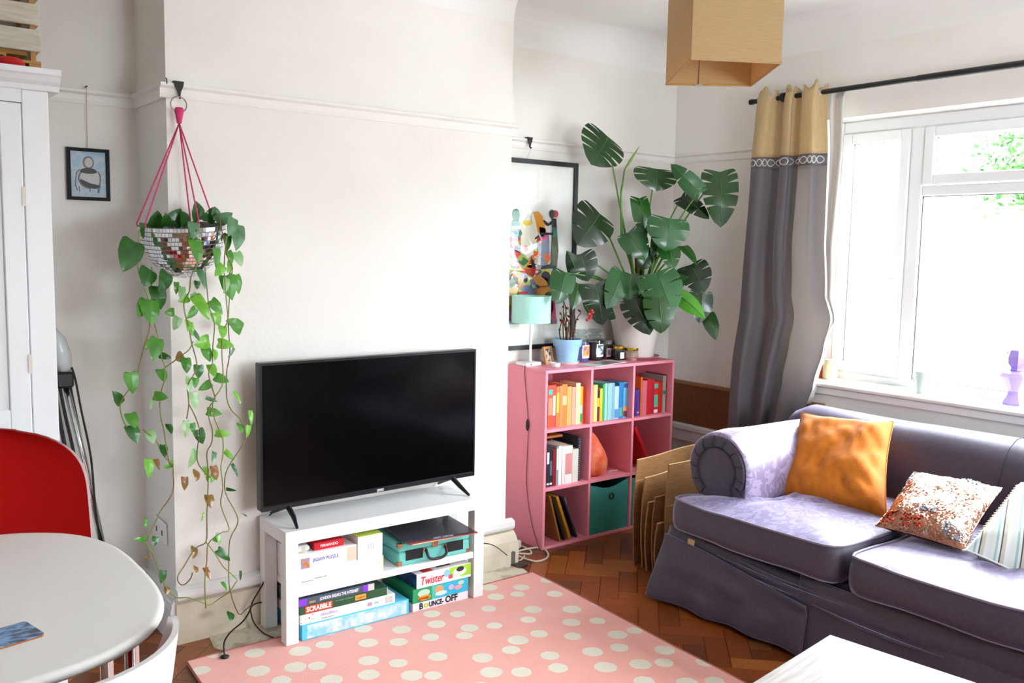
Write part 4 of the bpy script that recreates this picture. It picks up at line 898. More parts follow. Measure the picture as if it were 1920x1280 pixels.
ell(967,403,7,12,9,L);ell(966,425,9,15,9,L);ell(966,437,12,9,9,L)           # teal bust
poly(mb,[(998,398),(1008,396),(1016,405),(1020,420),(1022,440),(1012,446),(1006,430),(1003,415)],2,L+1)  # orange hair
ell(1000,408,5,9,4,L); poly(mb,[(1010,425),(1022,428),(1026,450),(1012,450)],13,L+1)
poly(mb,[(975,420),(1003,415),(1008,440),(1000,470),(975,470)],4,L-1); ell(987,418,11,5,11,L);ell(985,432,9,7,4,L+1)
ell(1040,401,6,7,18,L+1); ell(1034,401,5,8,5,L+2)
poly(mb,[(1033,408),(1042,410),(1043,440),(1046,470),(1042,505),(1035,505),(1033,470),(1036,440)],5,L+2)
poly(mb,[(1035,430),(1043,432),(1046,470),(1041,498),(1034,498),(1033,468)],14,L+3); poly(mb,[(1036,425),(1043,427),(1042,445),(1035,443)],9,L+4)
poly(mb,[(1035,412),(1037,418),(1026,424),(1017,415),(1019,412),(1027,419)],5,L+3); poly(mb,[(1035,436),(1036,441),(1015,440),(1002,449),(1001,446),(1014,436)],5,L+3)
poly(mb,[(1015,438),(1028,440),(1030,475),(1024,500),(1012,500)],19,L-1); ell(1025,483,6,9,16,L)
poly(mb,[(995,480),(1002,495),(1018,498),(1034,494),(1034,503),(1010,505),(996,497)],5,L)
ell(985,508,10,5,3,L);ell(1012,527,16,8,2,L,rot=.6);ell(1018,545,14,9,2,L,rot=-.3);ell(1030,552,10,5,17,L);ell(980,549,9,3,18,L+1);ell(1030,575,7,14,18,L);ell(1037,585,4,22,13,L);ell(960,530,5,7,17,L);ell(985,520,4,10,5,L);ell(988,465,7,9,4,L);ell(985,466,4,6,3,L+1)
obj('figures_print',mb,am,po_,recalc=False)
pg=bpy.data.materials.new('picture_glass'); pg.use_nodes=True; gn=pg.node_tree; gn.nodes.clear()
go=gn.nodes.new('ShaderNodeOutputMaterial'); gm=gn.nodes.new('ShaderNodeMixShader'); gt=gn.nodes.new('ShaderNodeBsdfTransparent'); gg=gn.nodes.new('ShaderNodeBsdfGlossy'); gg.inputs['Roughness'].default_value=.02
schlick(gn,gm,.04); gn.links.new(gt.outputs[0],gm.inputs[1]); gn.links.new(gg.outputs[0],gm.inputs[2]); gn.links.new(gm.outputs[0],go.inputs[0])
obj('picture_glass',MB().box(X0+w,X1-w,fy-.0225,fy-.0212,Z0+w,Z1-w),pg,po_)
def rail_hook(x,y,label,k=1):
    t=thing('picture_rail_hook',label,'hook',(x,y,ZR),0,'hooks on the picture rail')
    mb=MB(); pr=[(-.017*k,.006),(.017*k,.006),(.014*k,-.012),(.006*k,-.030*k),(.004*k,-.046*k),(-.004*k,-.046*k),(-.006*k,-.030*k),(-.014*k,-.012)]
    mb.prism(pr,1,-rd_-.006,-rd_-.002); mb.box(-.017*k,.017*k,-rd_-.002,-.004,.001,.006); mb.tube([(0,-rd_-.004,-.044*k),(0,-rd_-.012,-.052*k),(0,-rd_-.018,-.046*k)],.003,6)
    obj('hook_plate',mb,mat('dark_iron','#2e2926',.4,metal=.7),t,world=False); return t
rd_=.024
rail_hook(2.961,DR,'dark picture rail hook above the black framed painting'); 
obj('hanging_wire',MB().tube([(2.961,DR-.040,2.035),(2.952,DR-.012,1.975)],.0012,4),mat('wire_pale','#c9ccd2',.3,metal=1),po_)
# ================================================================== monstera
mn=thing('monstera_plant','large swiss cheese plant with dark split leaves in a white pot on the pink bookcase','plant',(3.642,.205,zk))
PX,PY=3.630,.205
obj('saucer',MB().lathe([(0,0),(.11,0),(.137,.017),(.133,.019),(.105,.006),(0,.006)],36,(PX,PY,zk)),mat('saucer_terracotta','#c4788a',.5),mn,smooth=40)
obj('pot',MB().lathe([(0,.007),(.094,.007),(.104,.014),(.155,.285),(.168,.29),(.170,.33),(.160,.33),(.150,.285),(0,.285)],40,(PX,PY,zk)),mat('pot_white','#e2dad2',.4,col2='#d9d0c8',scale=6),mn,smooth=40)
obj('soil',MB().lathe([(0,.31),(.152,.305)],24,(PX,PY,zk)),mat('potting_soil','#4a2a20',.95),mn)
ptop=at(1198,475,1,.18); pbot=Vector((ptop.x+.01,.18,zk+.30))
obj('moss_pole',MB().tube([pbot,ptop],.024,12),mat('coir_pole','#8a4a24',.9,col2='#6a3418',scale=60,bump=.5,bscale=90),mn,smooth=40)
mleaf=[mat('monstera_%s'%n,c,.3,col2=c2,scale=9,coat=.2,bump=.1,bscale=25,sub=0) for n,c,c2 in (('dark','#13370c','#194210'),('mid','#1a4a12','#205617'),('grey','#214d26','#2a5b2e'),('bright','#438a22','#569c30'),('deep','#0d240a','#122e0f'))]
vein=mat('monstera_vein','#3f7030',.4)
def heart_o(t,p=.90,q=.60):
    return (.5*math.sin(math.pi*t**p)**q*(1-.12*t*t), t**1.5-.27*math.sin(math.pi*min(1,t*1.7))*(1-t))
def split_leaf(base,tip,width,nrm,seed=0,splits=0,droop=.1,fold=.10,M_=4,K=5,gap=.019,wave=.012):
    """heart leaf: both halves are fans from the midrib to the margin, cut by slits; returns MB and midrib points"""
    base=Vector(base); tip=Vector(tip); v=tip-base; L=v.length; v.normalize()
    n=Vector(nrm); n=(n-v*n.dot(v)).normalized(); wv=v.cross(n); rr=random.Random(seed); W=width
    def P(x,y): return base+v*(y*L)+wv*(x*W)+n*(-droop*L*y*y+.05*L*math.sin(y*3)-fold*W*abs(x)**1.4*2+wave*L*math.sin(9*y+seed+3*x))
    mb=MB()
    for s in (-1,1):
        cuts=[.30+.46*i/max(1,splits-1)+rr.uniform(-.02,.02) for i in range(splits)] if splits>1 else ([.5] if splits else [])
        cuts=[c-.04 for c in cuts]; E=[0]+cuts+[1]
        for k in range(len(E)-1):
            g0=gap if k else 0; g1=gap if k<len(E)-2 else 0; u0=.30+.25*hsh(seed,k,s)
            rows=[]; m=M_ if k else M_+4
            for j in range(m+1):
                row=[]
                for i in range(K+1):
                    u=i/K; g=max(0,(u-u0)/(1-u0))**.6
                    t0=E[k]+g0*g; t1=E[k+1]-g1*g; t=t0+(t1-t0)*j/m
                    ox,oy=heart_o(t) if splits else heart_o(t,.84,.68); my=min(1,t**1.5*.98+.02*t); bow=.04*math.sin(math.pi*u)*(1-t)
                    row.append(P(s*ox*u,my*(1-u)+oy*u-bow))
                rows.append(row)
            o=len(mb.v); mb.add([p for r in rows for p in r],[(o*0+j*(K+1)+i,j*(K+1)+i+1,(j+1)*(K+1)+i+1,(j+1)*(K+1)+i) for j in range(m) for i in range(K)])
    return mb,[P(0,y)+n*.0012 for y in (0,.25,.5,.75,.97)],n
def monstera_leaf(base,tip,width,mi,seed,parent,nrm,droop=.12,splits=5):
    mb,rib,n=split_leaf(base,tip,width,nrm,seed,splits,droop)
    lf=obj('leaf',mb,mleaf[mi],parent,smooth=True,recalc=False)
    obj('midrib',MB().tube(rib,[.0026,.0024,.002,.0014,.0006],5),vein,lf,smooth=True)
    return lf
def dplane(px,lift=0):
    return .16-max(0,(px-1195))/200*.50-lift
ML=[ # base px, tip px, width px, tone, depth lift, width/normal tilt
 ((1139,258),(1112,306),92,0,0,(.1,-1,.1)),((1231,318),(1232,357),84,0,.05,(.3,-1,.3)),((1311,360),(1258,307),36,2,.05,(-.8,-1,.3)),((1350,326),(1354,425),68,0,.0,(-.1,-1,.05)),
 ((1279,370),(1330,409),36,4,.0,(.2,-.7,1)),((1124,402),(1085,457),84,4,.04,(.1,-1,.2)),((1200,374),(1209,446),40,1,.06,(.6,-1,.1)),((1256,412),(1249,470),80,2,.10,(.1,-1,.5)),
 ((1180,437),(1212,486),52,2,.09,(-.2,-1,.6)),((1253,458),(1262,504),42,1,.06,(.1,-1,.0)),((1284,462),(1306,494),24,1,.0,(1,-1,.0)),((1089,478),(1104,527),58,4,.02,(.1,-1,.3)),
 ((1059,512),(1046,569),48,2,.05,(0,-1,.1)),((1116,536),(1132,610),60,4,.08,(.1,-1,.2)),((1084,533),(1073,581),32,0,.02,(.3,-1,.1)),((1167,512),(1140,577),46,2,.12,(.2,-1,.4)),
 ((1183,516),(1177,575),36,2,.14,(-.5,-1,.4)),((1232,514),(1262,586),80,2,.18,(-.1,-1,.8)),((1190,562),(1220,626),60,4,.20,(-.2,-1,.25)),((1236,560),(1241,624),60,0,.22,(.1,-1,.2)),
 ((1296,498),(1322,545),60,4,.0,(-.2,-1,.2)),((1274,554),(1323,596),34,3,.10,(-.3,-.6,1)),((1316,550),(1313,605),48,4,.03,(.3,-1,.1)),((1328,590),(1343,638),30,0,.0,(.2,-1,.1)),
 ((1080,508),(1063,470),30,4,.0,(.2,-1,.1)),((1246,540),(1290,520),40,1,.05,(0,-.6,1)),((1222,470),(1200,505),40,0,.04,(.4,-1,.2)),((1238,440),(1222,480),30,1,.04,(.8,-1,.2)),((1150,585),(1128,590),26,0,.05,(.0,-1,.5)),((1205,590),(1195,540),44,4,.08,(.0,-1,.3))]
crown=at(1200,560,1,.14)
stemm=mat('monstera_stem','#4a7a2c',.4,col2='#5c8c38',scale=12)
for i,(b_,t_,wp,mi,lift,nr) in enumerate(ML):
    yb=dplane(b_[0],lift); yt=dplane(t_[0],lift+.03)
    P=at(*b_,1,yb); Q=at(*t_,1,yt)
    if P.x>XC-.09: P=at(*b_,1,yb-.08)
    if Q.x>XC-.03: Q=at(*t_,1,yt-.08)
    z=(P-CP).dot(fw); wm_=wp/F*z*1.08
    nn=(CP-P).normalized(); nn=(nn*1.2+Vector(nr)*.7).normalized()
    sp=(3 if i%3 else 4) if wp>52 else (2 if wp>34 else 0)
    monstera_leaf(P,Q,wm_,mi,i*7+1,mn,nn,droop=.10 if wp>45 else .05,splits=sp)
    # petiole from the crown to the leaf base
    c=crown+Vector((.02*math.sin(i*2.1),.02*math.cos(i*1.3),0)); mid=c.lerp(P,.55)+Vector((0,.03,.10*(P-c).length if P.z>c.z else .22*(P-c).length))
    if i>=25: continue
    pts=[]
    for k in range(9):
        t=k/8; pts.append(c*(1-t)**2+mid*2*t*(1-t)+(P+(-nn)*.004)*t*t)
    obj('petiole',MB().tube(pts,[.0075-.0045*k/8 for k in range(9)],7),stemm,mn,smooth=True)
# rolled new leaf spear
a=at(1171,318,1,.14); b=at(1199,274,1,.12); s0=at(1166,440,1,.14)
obj('petiole',MB().tube([crown,at(1185,500,1,.14),s0,at(1164,365,1,.14),a],[.010,.009,.008,.006,.004],7),stemm,mn,smooth=True)
obj('rolled_leaf',MB().tube([a,a.lerp(b,.4),a.lerp(b,.8),b],[.004,.008,.004,.001],7),mat('young_leaf','#7aa048',.4),mn,smooth=True)
fl=at(1106,592,1,.02)
mb=MB()
for k in range(6): mb.lathe([(0,0),(.008,.004),(.009,.012),(0,.018)],8,tuple(fl+Vector((.012*math.sin(k*2.3),.004*k-.012,-.010*k+.02))))
fs=thing('red_flower','small red flower hanging before the monstera leaves','flower',tuple(fl)); obj('petals',mb,mat('red_petal','#b82a30',.5),fs,smooth=True)
obj('stalk',MB().tube([fl+Vector((0,0,.02)),fl+Vector((.01,.05,.05)),at(1130,565,1,.08)],.0015,5),stemm,fs)
# ================================================================== flattened cardboard
cbd=mat('cardboard','#9c6f42',.8,col2='#8c6238',scale=14,stretch=(1,1,6),bump=.1); cbe=mat('cardboard_edge','#c9a478',.8)
def sheet(label,p0,p1,h,thk,lean=0,creases=()):
    p0=Vector(p0);p1=Vector(p1); d=(p1-p0); Lx=d.length; ang=math.atan2(d.y,d.x)
    t=thing('cardboard_sheet',label,'cardboard',tuple(p0),ang,'flattened boxes beside the sofa'); 
    def f(off):
        return lambda u,v:(Lx*u,off+lean*v+.006*math.sin(7*u+v*3)+.008*math.sin(math.pi*v),.0005+h*v)
    mb=MB(); a,b_=f(0),f(thk)
    obj('board',shellpad(a,b_,10,10),cbd,t,world=False,recalc=True)
    mb=MB(); mb.tube([ (x,y,z+.001) for x,y,z in [f(thk/2)(k/10,1) for k in range(11)]],thk*.55,5); obj('top_edge',mb,cbe,t,world=False)
    for cz in creases: obj('crease',MB().tube([f(-.0005)(k/8,cz) for k in range(9)],.0012,4),cbe,t,world=False)
    return t
sheet('tall cardboard sheet standing nearest the pink bookcase',(3.075,-.385,0),(3.60,-.30,0),.52,.006,.0,(.8,))
sheet('folded cardboard sheet, second from the pink bookcase',(3.085,-.430,0),(3.5,-.36,0),.44,.007,.0,())
sheet('low cardboard sheet in the middle of the leaning stack',(3.075,-.468,0),(3.5,-.41,0),.33,.008,.0,())
sheet('narrow cardboard sheet with pale torn edge in the stack',(3.09,-.495,0),(3.4,-.45,0),.36,.006,.0,())
sheet('short cardboard sheet next to the front flap',(3.06,-.545,0),(3.4,-.50,0),.25,.008,.0,())
sheet('wide cardboard sheet nearest the sofa with tan upper flap',(3.10,-.565,0),(3.62,-.54,0),.53,.007,.0,(.62,))
# ================================================================== curtain rod and curtain
RX,RZ_=3.99,2.312
rodm=mat('rod_black','#1a1d20',.35)
rod=thing('curtain_rod','black metal curtain rod above the window','curtain rod',(RX,-1.7,RZ_))
obj('pole',MB().tube([(RX,-.255,RZ_),(RX,-3.35,RZ_)],.0125,14),rodm,rod,smooth=40)
obj('pole_sleeve',MB().tube([(RX,-1.16,RZ_),(RX,-3.36,RZ_)],.0145,14),rodm,rod,smooth=40)
obj('end_cap',MB().tube([(RX,-.232,RZ_),(RX,-.2545,RZ_)],.0145,14),rodm,rod,smooth=40)
for y in (-.455,-2.2,-3.2):
    obj('bracket',MB().tube([(RX+.0,y,RZ_),(XC-.002,y,RZ_)],.007,8).lathe([(0,0),(.025,0),(.025,.006),(0,.006)],14,(0,0,0),0,Matrix.Translation((XC-.007,y,RZ_))@Matrix.Rotation(math.radians(90),4,'Y')),rodm,rod,smooth=40)
ct=thing('curtain','eyelet curtain with cream top and grey lower part bunched left of the window','curtain',(RX,-.5,.6))
def lerpt(tab,z):
    for (z0,a),(z1,b) in zip(tab,tab[1:]):
        if z>=z1: 
            t=(z-z0)/(z1-z0); t=t*t*(3-2*t); return a+(b-a)*t
    return tab[-1][1]
LEFT=[(2.37,-.300),(2.2,-.285),(2.0,-.272),(1.27,-.245),(.9,-.215),(.45,-.205)]
RIGHT=[(2.37,-.705),(2.25,-.70),(2.0,-.715),(1.6,-.715),(1.32,-.735),(1.19,-.775),(1.05,-.745),(.85,-.70),(.72,-.665),(.45,-.60)]
def curt(s,z,off=0):
    yl,yr=lerpt(LEFT,z),lerpt(RIGHT,z)
    k=max(0,min(1,(2.37-z)/1.6))
    ph=(s+.05*math.sin(s*9+1.5))*2*math.pi*(3.0)+.9*k*math.sin(s*3)
    sk=s+.035*math.sin(2*ph+1)*(1-.3*k)
    y=yl+(yr-yl)*sk
    amp=.044*(.8+.2*math.sin(s*6+.8))
    x=RX-.012+amp*math.cos(ph)+.010*math.sin(ph*2.3+z*2.1)*k+.012*k*vnoise(s*6,z*2.4)
    if s<.3: x-=.01*k
    if z>2.335: x=RX+(x-RX)*.8
    return (min(x,XC-.014)+off,y,z)
def cl(z0,z1,nm,m,nv,off=0,s0=0,s1=1,nu=110,par=ct):
    mb=MB()
    def f(u,v):
        s=s0+(s1-s0)*u; zt0=z0+(.020*math.cos(s*44)+.012*math.sin(s*17) if z0>2.3 else 0); return curt(s,zt0+(z1-zt0)*v,off)
    mb.grid(f,nu,nv); o=obj(nm,mb,m,par,smooth=True,recalc=False)
    sm=o.modifiers.new('t','SOLIDIFY'); sm.thickness=.002; return o
cream_=mat('curtain_cream','#e2cb9c',.75,col2='#d8be8c',scale=160,stretch=(1,1,.15),bump=.1,sheen=.2)
grey_=mat('curtain_grey','#7e7a80',.5,col2='#848088',scale=120,stretch=(1,1,6),bump=.18,bscale=160,spec=.5,sheen=.4,sheencol='#dcd8e6')
band_=mat('curtain_band','#6c6870',.5)
cl(2.345,2.012,'cream_heading',cream_,16); cl(2.012,1.955,'patterned_band',band_,4); cl(1.955,.47,'grey_drop',grey_,60)
def translucent(m,k,col=None):
    n=m.node_tree; b=n.nodes['Principled BSDF']; o_=[x for x in n.nodes if x.type=='OUTPUT_MATERIAL'][0]
    tl=n.nodes.new('ShaderNodeBsdfTranslucent'); mx=n.nodes.new('ShaderNodeMixShader'); mx.inputs[0].default_value=k
    if col: tl.inputs[0].default_value=hx(col)
    elif b.inputs['Base Color'].links: n.links.new(b.inputs['Base Color'].links[0].from_socket,tl.inputs[0])
    else: tl.inputs[0].default_value=b.inputs['Base Color'].default_value
    n.links.new(b.outputs[0],mx.inputs[1]); n.links.new(tl.outputs[0],mx.inputs[2]); n.links.new(mx.outputs[0],o_.inputs[0])
translucent(cream_,.3,'#d9b47c'); translucent(grey_,.42,'#c4bbb0')
ringm=mat('band_rings','#d8d4c8',.5)
mb=MB()
for i in range(15):
    s=.03+i*.066; 
    n=14; pts=[]
    for j in range(n+1):
        a=2*math.pi*j/n; ds=.030*math.cos(a); dz=.015*math.sin(a)*(1.0-.35*math.cos(2*a)*.5)
        p=Vector(curt(s+ds,1.983+dz)); pts.append(p+Vector((-.004,0,0)))
    mb.tube(pts,.0030,4,cap=False)
obj('ring_embroidery',mb,ringm,ct,smooth=True)
for s in (.03,.36,.64,.93):
    c=curt(s,RZ_); obj('eyelet',MB().torus((RX,c[1],RZ_),.021,.004,1,18,6),mat('eyelet_steel','#b9b9b4',.3,metal=1),ct,smooth=True)
obj('bracket_ball',MB().tube([(RX-.004,-.462,RZ_),(RX-.004,-.440,RZ_)],.024,16),rodm,rod,smooth=40)
linm=mat('curtain_lining','#e6e4de',.8,sub=.0)
def lin(u,v):
    z=2.31+(.75-2.31)*v; y0=lerpt(RIGHT,z)+.005; ww=.095*(1-v*.9) if v<.75 else .03*(1-v)
    return (RX+.030+.018*math.sin(u*5+v),y0-ww*u,z)
o=obj('lining',MB().grid(lin,14,40),linm,ct,smooth=True,recalc=False); sm=o.modifiers.new('t','SOLIDIFY'); sm.thickness=.0015
# ================================================================== objects on the sill
zs=.8745
def sillpt(px,py): p=at(px,py,2,zs); return p
p=sillpt(1738,738); q=thing('sill_pot','pale mint pot with yellow-green moss on the window sill','pot',(min(p.x,4.17),p.y+.02,zs))
obj('pot_body',MB().lathe([(0,0),(.030,0),(.040,.095),(.043,.098),(.043,.104),(.037,.104),(.034,.08),(0,.08)],24),mat('mint_pot','#cfe6de',.4),q,world=False,smooth=40)
mb=MB(); rr=random.Random(5)
for i in range(60):
    a=rr.random()*6.28; r=.034*rr.random()**.5; mb.add([(r*math.cos(a)-.003,r*math.sin(a),.09),(r*math.cos(a)+.003,r*math.sin(a),.09),(r*math.cos(a)*1.5,r*math.sin(a)*1.5,.115+.02*rr.random())],[(0,1,2)])
obj('moss',mb,mat('yellow_moss','#cfd67a',.8),q,world=False,recalc=False,kind='stuff')
q=thing('glass_jar','pale yellow jar on the sill just right of the curtain','jar',(4.14,-.70+.0,zs)); obj('jar_body',MB().lathe([(0,0),(.034,0),(.037,.01),(.036,.075),(.028,.088),(.030,.10),(0,.10)],22),mat('pale_yellow_jar','#f1e6b4',.3),q,world=False,smooth=40)
q=thing('red_bottle','small red tapered bottle on the sill beside the curtain edge','bottle',(4.155,-.635,zs)); obj('bottle_body',MB().lathe([(0,0),(.040,0),(.038,.02),(.018,.09),(.010,.11),(.010,.125),(0,.126)],18),mat('red_bottle_glaze','#d8502f',.3),q,world=False,smooth=40)
obj('bottle_cap',MB().lathe([(0,.1262),(.012,.1262),(.011,.14),(0,.141)],12),mat('dark_red','#8c1f24',.4),q,world=False)
p=sillpt(1910,752); q=thing('lilac_figurine','faceted lilac bust sculpture on a flared foot on the right of the sill','sculpture',(min(p.x,4.15),p.y-.03,zs))
lil=mat('lilac_resin','#a894e0',.3,sub=.2)
mb=MB(); mb.lathe([(0,0),(.052,0),(.050,.01),(.032,.045),(.031,.06),(.045,.085),(.072,.125),(.060,.140),(.035,.15)],8); obj('foot',mb,lil,q,world=False)
mb=MB(); mb.lathe([(.035,.151),(.030,.165),(.045,.18),(.048,.21),(.036,.24),(.015,.255),(0,.258)],7); mb.add([(-.03,.05,.24),(-.01,.02,.20),(.01,.07,.27),(0,.10,.262)],[(0,1,2),(0,2,3),(1,2,3),(0,1,3)]); mb.add([(.0,-.02,.2),(.02,-.06,.25),(-.02,-.07,.2),(0,-.04,.16)],[(0,1,2),(0,2,3),(1,2,3),(0,1,3)]); obj('head',mb,lil,q,world=False)
# ================================================================== sofa
SX0,SX1=2.865,3.925      # front to back
SY0,SY1=-.735,-2.80      # left end to right end (seen from the room)
sf=thing('sofa','purple-grey two seat sofa with rolled arm and loose skirt under the window','sofa',(3.4,-1.75,0))
def velvet_shaded():  # sofa fabric, shaded copy: fronts, sides and back darkened in the colour
    m=mat('sofa_velvet_shaded','#382f3e',.50,spec=.6,col2='#403746',scale=70,bump=.12,bscale=500,sheen=1.0,sheencol='#d6ccf0'); n=m.node_tree; b=n.nodes['Principled BSDF']
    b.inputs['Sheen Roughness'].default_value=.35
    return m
def damask_lit():  # same sofa fabric, lit copy: window light on the arm painted as paler tones
    m=mat('sofa_damask_lit','#84799a',.42,spec=1.0,sheen=1.0,sheencol='#e2d9fa'); n=m.node_tree; b=n.nodes['Principled BSDF']; b.inputs['Sheen Roughness'].default_value=.35
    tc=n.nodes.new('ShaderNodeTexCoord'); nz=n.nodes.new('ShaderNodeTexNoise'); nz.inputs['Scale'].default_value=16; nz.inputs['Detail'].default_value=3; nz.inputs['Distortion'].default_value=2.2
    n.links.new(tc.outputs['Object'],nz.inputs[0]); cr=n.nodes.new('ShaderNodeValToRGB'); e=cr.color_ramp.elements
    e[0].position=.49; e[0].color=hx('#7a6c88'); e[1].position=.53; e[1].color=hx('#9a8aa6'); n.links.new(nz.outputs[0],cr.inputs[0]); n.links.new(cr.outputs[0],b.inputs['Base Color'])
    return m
vel=velvet_shaded(); dam=damask_lit()
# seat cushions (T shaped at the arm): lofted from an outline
def damask_seat_lit():  # lit copy for the seat tops: daylight put into the base colour
    m=dam.copy(); m.name='sofa_damask_seat_lit'; n=m.node_tree; b=n.nodes['Principled BSDF']; b.inputs['Specular IOR Level'].default_value=.55; b.inputs['Roughness'].default_value=.5; b.inputs['Sheen Weight'].default_value=.75
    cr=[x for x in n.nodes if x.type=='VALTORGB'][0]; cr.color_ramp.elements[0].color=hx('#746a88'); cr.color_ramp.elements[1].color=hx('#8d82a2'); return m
seatm=damask_seat_lit()
def cushion(outline,z0,z1,name,topm,label=None,sag=.012,seed=0,n_in=7):
    """rounded slab from a plan outline (list of (x,y)), with crowned top"""
    cx=sum(p[0] for p in outline)/len(outline); cy=sum(p[1] for p in outline)/len(outline)
    pts=[]; N=len(outline)
    for i in range(N):
        a,b=Vector(outline[i]),Vector(outline[(i+1)%N]); m=max(1,int((b-a).length/.05))
        for k in range(m): pts.append(a.lerp(b,k/m))
    # soften corners
    for _ in range(2): pts=[(pts[i-1]+pts[i]*2+pts[(i+1)%len(pts)])/4 for i in range(len(pts))]
    h=z1-z0; c=Vector((cx,cy))
    def ring(k,z,amp=0): 
        out=[]
        for i,p in enumerate(pts):
            q=c+(p-c)*k; dz=0
            if amp: 
                u=(1-k); dz=amp*math.sin(min(1,u*1.6)*math.pi/2)+.010*vnoise(q.x*6+seed,q.y*6)*min(1,u*3)
            q2=q; out.append((q2.x,q2.y,z+dz+(.006*vnoise(p.x*7+seed,p.y*7,z*9))))
        return out
    side=[ring(.94,z0),ring(.985,z0+.006),ring(1.0,z0+.03),ring(1.003,(z0+z1)/2),ring(1.0,z1-.030),ring(.99,z1-.010),ring(.978,z1)]
    top=[ring(.978,z1)]+[ring(k,z1,.030) for k in (.955,.90,.8,.65,.45,.25,.08,.01)]
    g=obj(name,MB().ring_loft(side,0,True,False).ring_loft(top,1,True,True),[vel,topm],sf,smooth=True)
    pl=[Vector(p)+Vector((0,0,.004)) for p in ring(.983,z1)]; pl.append(pl[0])
    obj('piping',MB().tube(pl,.0045,6,cap=False),mat('sofa_piping','#786c80',.6,sheen=.5),g,smooth=True)
    pl=[Vector(p) for p in ring(.975,z0+.004)]; pl.append(pl[0]); obj('piping',MB().tube(pl,.004,6,cap=False),MATS['sofa_piping'],g,smooth=True)
    return g
SZ0,SZ1=.335,.462
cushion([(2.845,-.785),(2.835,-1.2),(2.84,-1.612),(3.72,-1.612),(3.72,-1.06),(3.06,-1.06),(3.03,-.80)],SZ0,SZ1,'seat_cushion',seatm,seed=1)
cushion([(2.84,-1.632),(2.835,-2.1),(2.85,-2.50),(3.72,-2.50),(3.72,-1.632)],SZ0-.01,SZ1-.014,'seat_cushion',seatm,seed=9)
# rolled arms
def arm(yc,sgn,name='arm'):
    # profile in (y,z): roll circle centre (yc,.60) r .155 ; lower part narrower
    prof=[]
    r=.158; zc=.595
    for k in range(25):
        a=math.radians(-70+ (320)*k/24 -0); prof.append((yc+sgn*(-r*math.cos(a))*1.0*1.0+0, zc+r*.98*math.sin(a)))
    # prof goes from outer-lower up over the top to the inner-lower; close down to the base
    y_out=yc+sgn*(.115); y_in=yc-sgn*(.135)
    return prof
def arm_build(yc,s):
    """s=+1: outer side is +y"""
    r=.160; zc=.592; P=[]
    P.append((yc+s*.105,.26)); P.append((yc+s*.105,.40))
    for k in range(22):
        a=math.radians(-48+ (228)*k/21); P.append((yc+s*r*math.cos(a),zc+r*math.sin(a)))
    P.append((yc-s*.158,.50)); P.append((yc-s*.150,.40)); P.append((yc-s*.150,.26))
    cy=yc; cz=.5
    rings=[]
    XS=[(3.035,.90),(3.026,.955),(3.030,.985),(3.050,1.0),(3.12,1.012),(3.3,1.0),(3.6,.99),(3.85,.985),(3.905,.97)]
    for x,k in XS:
        ring=[]
        for y,z in P:
            zz=cz+(z-cz)*k; yy=cy+(y-cy)*k
            if z<.3: zz=z
            w=.006*vnoise(x*9,yy*9,zz*9)
            ring.append((x,yy+w,zz+w*.7-.02*max(0,(x-3.3))*(1 if z>.6 else 0)))
        rings.append(ring)
    o=obj('arm',MB().ring_loft(rings,0,True,True),dam if s>0 else vel,sf,smooth=50)  # left arm takes the lit copy, right arm the shaded one
    # front scroll panel with pleats radiating from an inner seam
    def circ(rr,x,a0=-55,a1=205,n=26): return [(x,yc+s*rr*math.cos(math.radians(a0+(a1-a0)*k/n)),zc-.005+rr*math.sin(math.radians(a0+(a1-a0)*k/n))) for k in range(n+1)]
    fp=MB(); r0=circ(.098,3.0165); fp.ring_loft([[(3.034,y,z) for _,y,z in circ(.150,0)],[(3.020,y,z) for _,y,z in circ(.142,0)],[(3.014,y,z) for _,y,z in circ(.12,0)],[(3.020,y,z) for _,y,z in circ(.100,0)]],0,False,False)
    ip=circ(.100,0); c=(yc,zc-.005)
    pn=[[(3.0205,c[0]+(y-c[0])*k,c[1]+(z-c[1])*k) for _,y,z in ip]+[(3.0205,yc-s*.13*k,.36*1+(c[1]-.36)*(1-k)),(3.0205,yc+s*.02*k,.34+(c[1]-.34)*(1-k))] for k in (1.0,)]
    low=[(3.0205,yc+s*.100*math.cos(math.radians(-55)),c[1]+.1*math.sin(math.radians(-55))),(3.022,yc+s*.085,.46),(3.022,yc+s*.085,.36),(3.022,yc-s*.13,.36),(3.022,yc-s*.13,.5),(3.0205,yc+s*.1*math.cos(math.radians(205)),c[1]+.1*math.sin(math.radians(205)))]
    poly=[tuple(p) for p in [(3.0195,y,z) for _,y,z in ip]]+[p for p in low[::-1][1:-1]]
    fp.add(poly+[(p[0]+.012,p[1],p[2]) for p in poly],[tuple(range(len(poly)))]+[(i,(i+1)%len(poly),(i+1)%len(poly)+len(poly),i+len(poly)) for i in range(len(poly))])
    fo=obj('arm_front',fp,vel,sf,smooth=40)
    seam=MB(); seam.tube([(3.0165,y,z) for _,y,z in circ(.100,0,-60,215)]+[(3.018,yc-s*.105,.42)],.0028,5)
    for k in range(9):
        a=math.radians(-30+k*27); 
        seam.tube([(3.0165,yc+s*.102*math.cos(a),zc-.005+.102*math.sin(a)),(3.0105,yc+s*.122*math.cos(a+.05),zc-.005+.122*math.sin(a+.05)),(3.020,yc+s*.146*math.cos(a+.1),zc-.005+.146*math.sin(a+.1))],.0022,4)
    obj('pleat_seams',seam,mat('sofa_seam','#2c2630',.8),fo,smooth=True)
    return o
arm_build(-.905,1); arm_build(-2.66,-1)
